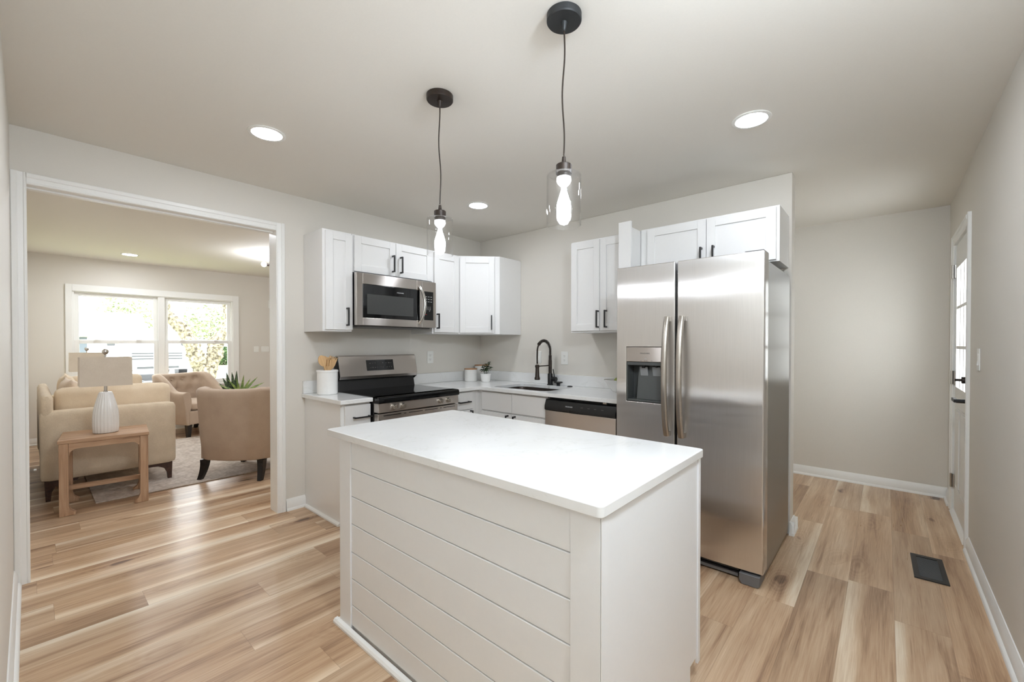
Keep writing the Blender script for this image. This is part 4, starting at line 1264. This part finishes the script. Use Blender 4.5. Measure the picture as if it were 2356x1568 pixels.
def sofa():
    XS0, XS1, YB, YF = -3.30, -1.625, -3.312, -2.448
    t = thing('sofa', 'cream linen sofa along the left living room wall, seen from its arm', 'sofa', (XS1, YF, 0))
    M = Matrix.Translation((-XS1, -YF, 0))
    ob = lambda n, g, m, p=t, **k: obj(n, g.move(M), m, p, ang=60, **k)
    ob('arm', rbox(XS1 - .13, XS1, YB, YF, .165, .735, .032, 8, (.004, 0, .004)), 'sofa_linen')
    ob('arm', rbox(XS0, XS0 + .13, YB, YF, .165, .735, .032, 8, (.004, 0, .004)), 'sofa_linen')
    ob('back', rbox(XS0 + .02, XS1 - .005, YB + .002, YB + .078, .30, .868, .034, 8, (0, .003, .006)), 'sofa_linen')
    ob('base', rbox(XS0 + .10, XS1 - .10, YB + .03, YF - .01, .17, .36, .02), 'sofa_linen')
    mid = (XS0 + XS1) / 2
    for a, b in ((XS0 + .132, mid - .002), (mid + .002, XS1 - .132)):
        ob('seat_cushion', rbox(a, b, YB + .085, YF - .012, .362, .515, .04, 6, (0, .006, .015)), 'cushion_cream')
    for y, sg in ((YB + .03, 1), (YF - .03, -1)):
        for x in (XS1 - .07, XS0 + .03):
            zf = .0115 if sg < 0 else .001
            poly = [(y, zf), (y + sg * .028, zf), (y + sg * .034, .07), (y + sg * .055, .115), (y + sg * .10, .138), (y + sg * .18, .142), (y + sg * .19, .166), (y - sg * .006, .166)]
            ob('leg', G().prism(poly, 0, x, x + .04), 'walnut')
sofa()
def throw_pillow(label, loc, size, rot, mat, group='pillows on the sofa'):
    w, h, th = size
    g = G()
    n = 14
    vs, fs = [], []
    for side in (1, -1):
        for i in range(n + 1):
            for j in range(n + 1):
                u, v = 2 * i / n - 1, 2 * j / n - 1
                k = (max(0, 1 - abs(u) ** 2.6) * max(0, 1 - abs(v) ** 2.6)) ** .55
                pin = 1 - .06 * (1 - abs(u) ** 4) * (abs(v) > .98) - .06 * (1 - abs(v) ** 4) * (abs(u) > .98)
                vs.append((u * w / 2 * pin, side * (th / 2 * k + .006), v * h / 2 * pin))
    m = n + 1
    for s in range(2):
        o_ = s * m * m
        for i in range(n):
            for j in range(n):
                q = (o_ + i * m + j, o_ + (i + 1) * m + j, o_ + (i + 1) * m + j + 1, o_ + i * m + j + 1)
                fs.append(q if s else q[::-1])
    rim = [(i, 0) for i in range(n)] + [(n, j) for j in range(n)] + [(i, n) for i in range(n, 0, -1)] + [(0, j) for j in range(n, 0, -1)]
    for a, b in zip(rim, rim[1:] + rim[:1]):
        ia, ib = a[0] * m + a[1], b[0] * m + b[1]
        fs.append((ia, ib, ib + m * m, ia + m * m))
    g.add(vs, fs)
    o = obj('throw_pillow', g, mat, ang=80)
    o.location = loc; o.rotation_euler = rot
    tag(o, label, 'pillow', group)
# long arm cushion standing inside the near arm, and its twin at the far arm
o = obj('arm_cushion', rbox(-.06, .06, -.385, .385, -.185, .185, .05, 8, (.02, .0, .008)), 'cushion_cream', ang=60)
o.location = (-1.848, -2.842, .722); o.rotation_euler = (0, .02, 0)
tag(o, 'long cream cushion standing along the inside of the near sofa arm', 'cushion', 'pillows on the sofa')
o = obj('arm_cushion', rbox(-.06, .06, -.30, .30, -.20, .20, .05, 8, (.02, .0, .008)), 'cushion_cream', ang=60)
o.location = (-3.078, -2.80, .737); o.rotation_euler = (0, -.02, 0)
tag(o, 'cream cushion with pale piping at the far sofa arm, left of the tufted armchair', 'cushion', 'pillows on the sofa')
throw_pillow('pleated cream pillow on the sofa just behind the near arm cushion', (-2.16, -3.108, .758), (.46, .42, .15), (.10, 0, .04), 'pillow_stripe')
throw_pillow('plain beige pillow left of the farther lamp, second along the sofa back', (-2.63, -3.108, .765), (.44, .44, .14), (.10, 0, -.03), 'cushion_cream')
throw_pillow('small cream pillow slanting on the sofa seat behind the lamp neck', (-2.62, -2.82, .745), (.38, .36, .12), (.22, .3, .35), 'pillow_stripe')

def end_table(loc, rot, label, on_rug=()):
    """low table with hoof feet and curved brackets; local x is its width, front -y"""
    t = thing('end_table', label, 'side table', loc, rot, 'wooden end tables beside the sofa')
    w, d, h = .50, .44, .568
    obj('table_top', G().box(-w / 2 - .006, w / 2 + .006, -d / 2 - .006, d / 2 + .006, h - .026, h), 'table_wood_x', t, bevel=.003)
    L = .052
    for sy in (-1, 1):
        yy = sy * (d / 2 - .0225)
        poly = [(-w / 2 + L - .001, h - .0265), (w / 2 - L + .001, h - .0265), (w / 2 - L + .001, h - .125)]
        arc = []
        for k in range(7):
            a = math.radians(15 * k)
            arc.append((w / 2 - L - .05 + .05 * math.cos(a), h - .125 + .055 * math.sin(a)))
        poly += arc + [(-x, z) for x, z in reversed(arc)] + [(-w / 2 + L - .001, h - .125)]
        obj('apron', G().prism(poly, 1, yy - .018, yy + .018), 'table_wood_x', t, bevel=.002)
    for sx in (-1, 1):
        xx = sx * (w / 2 - .0225)
        poly = [(-d / 2 + L - .001, h - .0265), (d / 2 - L + .001, h - .0265), (d / 2 - L + .001, h - .085), (-d / 2 + L - .001, h - .085)]
        obj('apron', G().prism(poly, 0, xx - .018, xx + .018), 'table_wood_y', t, bevel=.002)
        obj('stretcher', G().box(xx - .014, xx + .014, -d / 2 + L, d / 2 - L, .145, .185), 'table_wood_y', t, bevel=.002)
        for sy in (-1, 1):
            x0, y0 = sx * w / 2, sy * d / 2
            zf = .0118 if (sx, sy) in on_rug else .001
            g = G().prism([(x0, zf), (x0 - sx * .085, zf), (x0 - sx * .088, .022), (x0 - sx * .062, .042), (x0 - sx * .05, .075), (x0 - sx * .05, h - .0265), (x0, h - .0265)], 1, y0, y0 - sy * .05)
            obj('leg', g, 'table_wood_z', t, bevel=.003)
    obj('stretcher', G().box(-w / 2 + .04, w / 2 - .04, -.016, .016, .145, .18), 'table_wood_x', t, bevel=.002)
    return t
end_table((-1.315, -2.955, 0), RA - .10, 'wooden end table with curved brackets beside the near sofa arm', ((1, 1),))
end_table((-3.99, -2.90, 0), RA, 'wooden end table past the far end of the sofa, under the farther lamp')

def table_lamp(loc, rot, label):
    t = thing('table_lamp', label, 'table lamp', loc, rot, 'ribbed white table lamps by the sofa')
    n, fl = 144, 22
    prof = [(.074, 0), (.0775, .004), (.0800, .06), (.0795, .12), (.076, .17), (.067, .22), (.056, .265), (.047, .300), (.041, .318), (.036, .3255), (.012, .327)]
    vs, fs = [], []
    for r, z in prof:
        for k in range(n):
            a = 2 * PI * k / n
            rr = r * (1 - .055 * (1 - abs(math.cos(fl * a / 2))) * min(1, (z + .02) / .02) * (1 if z < .32 else .2))
            vs.append((rr * math.cos(a), rr * math.sin(a), z + .001))
    for i in range(len(prof) - 1):
        for k in range(n): fs.append((i * n + k, i * n + (k + 1) % n, (i + 1) * n + (k + 1) % n, (i + 1) * n + k))
    fs.append(tuple(range(n))[::-1]); fs.append(tuple((len(prof) - 1) * n + k for k in range(n)))
    obj('lamp_base', G().add(vs, fs), 'ceramic_white', t, ang=70)
    obj('neck', G().lathe([(.001, .327), (.015, .327), (.015, .334), (.0105, .337), (.0105, .372), (.006, .376), (.004, .615), (.001, .615)], 20), 'chrome', t)
    z0, z1 = .380, .608
    a0, b0, a1, b1 = .152, .10, .150, .098
    vs = []
    for z, a, b in ((z0, a0, b0), (z1, a1, b1)):
        vs += [(-a, -b, z), (a, -b, z), (a, b, z), (-a, b, z)]
    for z, a, b in ((z0, a0 - .003, b0 - .003), (z1, a1 - .003, b1 - .003)):
        vs += [(-a, -b, z), (a, -b, z), (a, b, z), (-a, b, z)]
    fs = []
    for k in range(4):
        j = (k + 1) % 4
        fs += [(k, j, 4 + j, 4 + k), (8 + j, 8 + k, 12 + k, 12 + j), (k, 8 + k, 8 + j, j), (4 + k, 4 + j, 12 + j, 12 + k)]
    sh = obj('lamp_shade', G().add(vs, fs), 'lamp_linen', t)
    obj('shade_spider', G().box(-a1, a1, -.002, .002, z1 - .012, z1 - .008).box(-.002, .002, -b1, b1, z1 - .012, z1 - .008), 'chrome', sh)
    obj('finial', G().lathe([(.001, .615), (.010, .616), (.007, .622), (.006, .628), (.018, .640), (.0215, .653), (.018, .666), (.008, .673), (.001, .674)], 20), 'chrome', t)
table_lamp((-1.30, -2.957, .5695), RA, 'ribbed white table lamp with linen shade on the near end table')
table_lamp((-3.97, -2.895, .5695), RA, 'second ribbed lamp, half hidden behind the nearer lamp shade')

def armchair(loc, rot, label, tufted, off_rug=()):
    """low barrel armchair; local front is -y, x is its width"""
    t = thing('armchair', label, 'armchair', loc, rot, 'taupe upholstered armchairs')
    hw, yb, yf = .375, .36, -.36
    r = .20
    path = []
    def add(x, y): path.append(Vector((x, y, 0)))
    for i in range(10): add(-hw, yf + (yb - r - yf) * i / 10)
    for i in range(12):
        a = PI - (PI / 2) * i / 12
        add(-hw + r + r * math.cos(a), yb - r + r * math.sin(a) )
    for i in range(14): add(-hw + r + (2 * hw - 2 * r) * i / 14, yb + .02 * math.sin(PI * i / 14))
    for i in range(12):
        a = PI / 2 - (PI / 2) * i / 12
        add(hw - r + r * math.cos(a), yb - r + r * math.sin(a))
    for i in range(11): add(hw, yb - r - (yb - r - yf) * i / 10)
    m = len(path)
    def height(p):
        s = (p.y - yf) / (yb - yf)
        e = max(0, min(1, (s - .22) / .55)); e = e * e * (3 - 2 * e)
        return .625 + .235 * e - .012 * max(0, 1 - (p.x / .3) ** 2) * e
    th = .095
    butt = []
    if tufted:
        for row, z in enumerate((.76, .62)):
            for k in range(4 if row == 0 else 3):
                butt.append((-.225 + .15 * k + (.075 if row else 0), z))
    secs = []
    for i, p in enumerate(path):
        tg = (path[min(i + 1, m - 1)] - path[max(i - 1, 0)]).normalized()
        inn = Vector((tg.y, -tg.x, 0))          # towards the inside of the U
        h = height(p)
        zb = .175
        ring = []
        for z, o_, tz in ((zb, .055, 0), (zb + .02, .042, 0), (.40, .022, 0), (h - .08, .0, 0), (h - .03, -.004, 0), (h - .008, .006, 0), (h, .028, 0), (h + .004, th * .5, 0), (h, th - .025, 0), (h - .012, th - .006, 0), (h - .04, th + .004, 0)):
            ring.append(p + inn * o_ + Vector((0, 0, z)))
        nin = 12
        for k in range(1, nin + 1):
            z = h - .04 - (h - .04 - .38) * k / nin
            q = p + inn * (th + .004 + .015 * math.sin(PI * k / nin)) + Vector((0, 0, z))
            for bx, bz in butt:
                d2 = ((q.x - bx) ** 2 + (q.z - bz) ** 2)
                if p.y > .1: q -= inn * (.032 * math.exp(-d2 / .0016))
                if p.y > .1 and q.z > bz and abs(q.x - bx) < .03: q -= inn * (.010 * math.exp(-((q.x - bx) / .010) ** 2))
            ring.append(q)
        ring.append(p + inn * (th + .0) + Vector((0, 0, zb)))
        secs.append(ring)
    n = len(secs[0])
    vs = [p for s in secs for p in s]; fs = []
    for i in range(m - 1):
        for k in range(n):
            fs.append((i * n + k, i * n + (k + 1) % n, (i + 1) * n + (k + 1) % n, (i + 1) * n + k))
    fs.append(tuple(range(n))); fs.append(tuple((m - 1) * n + k for k in range(n))[::-1])
    sh = obj('back_and_arms', G().add(vs, fs), 'chair_taupe', t, ang=60, bevel=.012, seg=3)
    for bx, bz in butt:
        yy = yb - th + .026
        obj('tuft_button', G().ball((bx, yy, bz), .012, (1, .6, 1), 12, 8), 'chair_taupe', sh)
    obj('seat_base', rbox(-hw + .07, hw - .07, yf - .012, yb - .08, .176, .37, .02), 'chair_taupe', t, ang=60)
    obj('seat_cushion', rbox(-hw + .102, hw - .102, yf - .02, yb - .11, .372, .475, .035, 6, (0, .006, .015)), 'chair_taupe', t, ang=60)
    for sx in (-1, 1):
        for sy in (-1, 1):
            x, y = sx * .27, (-.30 if sy < 0 else .26)
            pts, rs = [], []
            drop = RUGZ - .0006 if (sx, sy) in off_rug else 0.0
            for i in range(7):
                s = i / 6
                off = (.05 * s * s) if sy > 0 else .0
                pts.append((x + sx * off * .25, y + off, .178 - (.177 + drop) * s)); rs.append(.030 - .011 * s)
            g = G()
            for (p, rr), (p2, r2) in zip(zip(pts, rs), zip(pts[1:], rs[1:])):
                v = []
                for q, w in ((p, rr), (p2, r2)):
                    v += [(q[0] - w, q[1] - w, q[2]), (q[0] + w, q[1] - w, q[2]), (q[0] + w, q[1] + w, q[2]), (q[0] - w, q[1] + w, q[2])]
                f = [(0, 1, 5, 4), (1, 2, 6, 5), (2, 3, 7, 6), (3, 0, 4, 7)]
                if p is pts[0]: f.append((3, 2, 1, 0))
                if p2 is pts[-1]: f.append((4, 5, 6, 7))
                g.add(v, f)
            obj('leg', g, 'black_leg', t, ang=50)
# facing directions: local front -y
armchair((-4.12, -1.82, 0.0004), PI / 2 + math.radians(25), 'tufted taupe armchair facing the room under the window', True)
armchair((-1.375, -1.895, RUGZ), math.radians(130.8 + 90), 'taupe armchair with a smooth curved back turned to the kitchen', False, ((-1, 1),))

# plants on a small stand behind the nearer armchair
t = thing('plant_stand', 'small round black stand hidden behind the nearer armchair', 'plant stand', (-2.55, -1.67, RUGZ))
obj('stand_top', G().lathe([(.001, .52), (.19, .52), (.192, .53), (.19, .54), (.001, .54)], 40), 'black_leg', t)
obj('stem', G().cyl((0, 0, .02), (0, 0, .52), .018), 'black_leg', t)
obj('foot', G().lathe([(.001, .0005), (.15, .0005), (.15, .012), (.02, .025), (.001, .025)], 40), 'black_leg', t)
def snake_plant():
    t = thing('potted_plant', 'snake plant and aloe leaves rising above the nearer armchair back', 'plant', (-2.55, -1.67, RUGZ + .5405))
    obj('pot', G().lathe([(.001, 0), (.10, 0), (.105, .005), (.125, .15), (.120, .15), (.115, .13), (.001, .125)], 36), 'ceramic_white', t)
    obj('soil', G().lathe([(.001, .1265), (.113, .1265), (.001, .132)], 24), 'soil', t)
    def blade(g, p, d, nrm, L, W, curl):
        p, d, nrm = Vector(p), Vector(d).normalized(), Vector(nrm)
        nrm = (nrm - d * nrm.dot(d)).normalized(); s = d.cross(nrm)
        vs, fs = [], []
        n = 10
        for i in range(n + 1):
            u = i / n
            w = W * (min(1, u * 5 + .5)) * (1 - u ** 2.2) + .0008
            c = p + d * (L * u) - nrm * (curl * L * u * u)
            vs += [c - s * w + nrm * w * .25, c + nrm * .002, c + s * w + nrm * w * .25, c - nrm * .003]
        for i in range(n):
            for k in range(4):
                fs.append((4 * i + k, 4 * i + (k + 1) % 4, 4 * i + 4 + (k + 1) % 4, 4 * i + 4 + k))
        fs += [(0, 1, 2, 3), (4 * n + 3, 4 * n + 2, 4 * n + 1, 4 * n)]
        g.add(vs, fs)
    # viewed from the kitchen (+x): +y is to the right
    for y, dy, L, W in ((-.085, -.16, .28, .026), (-.045, -.10, .27, .024), (-.035, .05, .285, .026), (-.08, -.42, .23, .022), (-.06, .0, .24, .024), (-.095, -.75, .18, .020)):
        g = G(); blade(g, (.0, y, .12), (.02, dy, 1), (1, 0, .1), L, W, .02)
        obj('leaf', g, 'leaf_snake', t)
    for y, dy, dz, L in ((.02, .10, 1, .23), (.03, .7, .9, .26), (.03, 1.2, .7, .28), (.03, .40, .9, .20), (.0, -.5, .9, .22), (-.0, -1.0, .7, .25), (.02, 1.6, .5, .26), (.0, -.1, .8, .20), (-.02, -1.5, .5, .22), (.04, 2.0, .35, .24)):
        g = G(); blade(g, (.02, y, .12), (.12, dy, dz), (1, -.2 if dy > 0 else .2, .55), L, .017, .16)
        obj('leaf', g, 'leaf_aloe', t)
snake_plant()
g = G().cyl((-1.36, YC + .0005, .335), (-1.36, YC + .008, .335), .014, n=16)
sp = []
for i in range(121):
    a = i / 120 * 2 * PI * 12
    sp.append((-1.36 + .006 * math.cos(a), YC + .008 + .07 * i / 120, .335 + .006 * math.sin(a)))
t = thing('door_stop', 'small metal spring stop on the wall at the left doorway edge, beside the sofa', 'door stop', (0, 0, 0))
obj('spring', g.tube(sp, .0016, 6), 'nickel', t)
obj('tip', G().cyl((-1.36, YC + .078, .335), (-1.36, YC + .092, .335), .008, n=14), 'plastic_white', t)

# ------------------------------------------------------------ outside the window
GZ, GF = -.62, -.10          # ground by the house, and the street side a little higher
slope = [(-120, -2), (XW - .2, -2), (XW - .2, GZ), (-10.0, GZ), (-16.0, GF), (-120, GF)]
tag(obj('lawn', G().prism(slope, 1, -80, 90), 'lawn', smooth=False), 'front lawn rising to the street outside the window', 'lawn', kind='structure')
tag(obj('driveway', G().prism([(x, z + .012) for x, z in slope[3:5]] + [(-34, GF + .012), (-34, GF + .002)] + [(x, z + .002) for x, z in reversed(slope[3:5])], 1, -6, 3.2), 'asphalt'), 'pale driveway under the parked vehicles', 'driveway', kind='structure')

def scatter_leaves(g, c, rad, n, size, rnd):
    for _ in range(n):
        while True:
            p = Vector((rnd.uniform(-1, 1), rnd.uniform(-1, 1), rnd.uniform(-1, 1)))
            if .35 < p.length < 1: break
        q = Vector(c) + Vector((p.x * rad[0], p.y * rad[1], p.z * rad[2]))
        d = Vector((rnd.uniform(-1, 1), rnd.uniform(-1, 1), rnd.uniform(-.4, .8))).normalized()
        s = d.cross(Vector((rnd.uniform(-1, 1), rnd.uniform(-1, 1), rnd.uniform(-1, 1)))).normalized()
        L = size * rnd.uniform(.6, 1.2)
        g.add([q - d * L, q + s * L * .5, q + d * L, q - s * L * .5], [(0, 1, 2, 3)])
def front_tree():
    X = -9.0
    t = thing('tree', 'forked lichen covered tree close outside the right half of the window', 'tree', (X, -.56, GZ))
    rnd = random.Random(5)
    def limb(name, pts, rs):
        pts = [Vector(p) for p in pts]
        P, Rr = [], []
        for i in range(len(pts) - 1):
            for k in range(6):
                s = k / 6
                P.append(pts[i].lerp(pts[i + 1], s) + Vector((rnd.uniform(-.012, .012), rnd.uniform(-.012, .012), 0)))
                Rr.append((rs[i] + (rs[i + 1] - rs[i]) * s) * rnd.uniform(.9, 1.12))
        P.append(pts[-1]); Rr.append(rs[-1])
        g = G().tube(P, Rr, 14)
        for _ in range(260):       # lichen and bark flakes
            i = rnd.randrange(len(P)); a = rnd.uniform(0, 2 * PI)
            q = P[i] + Vector((math.cos(a) * Rr[i] * .97, math.sin(a) * Rr[i] * .97, rnd.uniform(-.05, .05)))
            g.ball(q, rnd.uniform(.012, .035), (1, 1, 1.2), 6, 4)
        return obj(name, g, 'bark', t)
    z = lambda v: v - GZ
    limb('trunk', [(0, .02, -.05), (0, .02, z(.25)), (0, .0, z(.70))], [.25, .22, .20])
    limb('branch', [(0, -.06, z(.60)), (0, -.19, z(1.0)), (0, -.27, z(1.25)), (0, -.42, z(1.62)), (0, -.70, z(1.95)), (0, -.80, z(2.35)), (0, -.78, z(3.1))], [.17, .15, .14, .13, .11, .09, .06])
    limb('branch', [(0, .06, z(.60)), (0, .20, z(1.0)), (0, .20, z(1.28)), (0, .42, z(1.58)), (0, .53, z(1.95)), (0, .42, z(2.35)), (0, .3, z(3.4))], [.16, .15, .15, .13, .11, .09, .05])
    g = G(); scatter_leaves(g, (0, .1, z(4.3)), (1.6, 2.0, .9), 220, .06, rnd)
    obj('foliage', g, 'leaf_pale', t)
front_tree()
def pickup():
    t = thing('pickup_truck', 'white pickup truck parked facing the house, grille toward the window', 'truck', (-17.0, -.22, GF + .0135), PI / 2)
    # local: front -y (towards the house), width x
    hw = .98
    obj('body', G().prism([(0.06, .45), (0, .75), (0.03, 1.10), (.25, 1.22), (1.35, 1.28), (1.45, 1.30), (5.2, 1.30), (5.2, .45)], 0, -hw, hw), 'car_white', t, bevel=.05, seg=3)
    obj('cab', G().prism([(1.35, 1.27), (1.95, 1.88), (2.2, 1.93), (3.4, 1.93), (3.7, 1.27)], 0, -hw + .08, hw - .08), 'car_white', t, bevel=.05, seg=3)
    obj('windshield', G().prism([(1.42, 1.31), (1.93, 1.84), (1.96, 1.83), (1.45, 1.30)], 0, -hw + .18, hw - .18), 'car_glass', t)
    g = G()
    for k in range(3): g.box(-.72, .72, -.03, .03, .80 + .10 * k, .845 + .10 * k)
    obj('grille', g, 'dark_recess', t)
    for sx in (-1, 1):
        obj('headlight', G().box(sx * .75, sx * .95, -.025, .05, .82, 1.06), 'chrome', t)
        obj('side_mirror', G().box(sx * 1.0, sx * 1.22, 1.6, 1.72, 1.3, 1.55), 'dark_recess', t, bevel=.03)
        for yy in (.95, 4.2):
            obj('wheel', G().cyl((sx * .72, yy, .38), (sx * .99, yy, .38), .38, n=28), 'black_plastic', t)
    obj('bumper', G().box(-1.0, 1.0, -.12, .08, .40, .68), 'chrome', t, bevel=.03)
    obj('lower_vent', G().box(-.6, .6, -.13, -.1, .46, .54), 'dark_recess', t)
pickup()
def sedan():
    t = thing('car', 'low white car before the truck, only its hood and dark windshield showing', 'car', (-11.3, -2.3, GZ + .125))
    obj('body', G().prism([(-1.7, .12), (-1.75, .42), (-.9, .62), (.2, .66), (1.7, .60), (2.35, .42), (2.4, .12)], 0, -.80, .80), 'car_white', t, bevel=.06, seg=3)
    obj('cabin', G().prism([(-1.05, .63), (-.45, .96), (.55, .98), (1.25, .64)], 0, -.70, .70), 'car_glass', t, bevel=.04, seg=3)
    obj('roof', G().prism([(-.45, .965), (-.3, 1.0), (.45, 1.01), (.6, .985)], 0, -.64, .64), 'car_white', t)
    for sx in (-1, 1):
        for yy in (-1.1, 1.6): obj('wheel', G().cyl((sx * .62, yy, .23), (sx * .81, yy, .23), .26, n=24), 'black_plastic', t)
sedan()
def house():
    t = thing('house', 'white house with a pale roof and grey blue siding across the street', 'house', (-40.0, 0, GF))
    b = -GF
    obj('wall', G().box(-6, 0, -9, 2.9, 0, 1.80 + b), 'house_white', t)
    obj('roof', G().prism([(-6.6, 1.80 + b), (.5, 1.80 + b), (.5, 1.95 + b), (-2.4, 3.72 + b), (-3.4, 3.72 + b), (-6.6, 1.95 + b)], 1, -9.4, 2.7), 'roof_grey', t)
    obj('siding_panel', G().box(.01, .06, -2.2, -.62, .002, 1.75 + b), 'house_siding', t)
    obj('garage_door', G().box(.01, .06, -.4, 1.95, .002, 1.60 + b), 'house_white', t)
    obj('porch_post', G().box(.02, .3, 2.1, 2.5, .002, 1.75 + b), 'house_siding', t)
house()
def shrub(loc, rad, n, size, mat, label, seed, name='shrub', cat='shrub', group=None, trunk=0.0):
    t = thing(name, label, cat, loc, group=group)
    rnd = random.Random(seed)
    g = G(); scatter_leaves(g, (0, 0, rad[2] * .95 + trunk), rad, n, size, rnd)
    obj('foliage', g, mat, t)
    obj('trunk', G().cyl((0, 0, 0), (0, 0, rad[2] + trunk), .10 if trunk else .05, .04, n=10), 'bark', t)
shrub((-30.0, 5.15, GF), (1.0, .75, .62), 1500, .10, 'leaf_shrub', 'round green shrub outside, at the right edge of the window', 21)
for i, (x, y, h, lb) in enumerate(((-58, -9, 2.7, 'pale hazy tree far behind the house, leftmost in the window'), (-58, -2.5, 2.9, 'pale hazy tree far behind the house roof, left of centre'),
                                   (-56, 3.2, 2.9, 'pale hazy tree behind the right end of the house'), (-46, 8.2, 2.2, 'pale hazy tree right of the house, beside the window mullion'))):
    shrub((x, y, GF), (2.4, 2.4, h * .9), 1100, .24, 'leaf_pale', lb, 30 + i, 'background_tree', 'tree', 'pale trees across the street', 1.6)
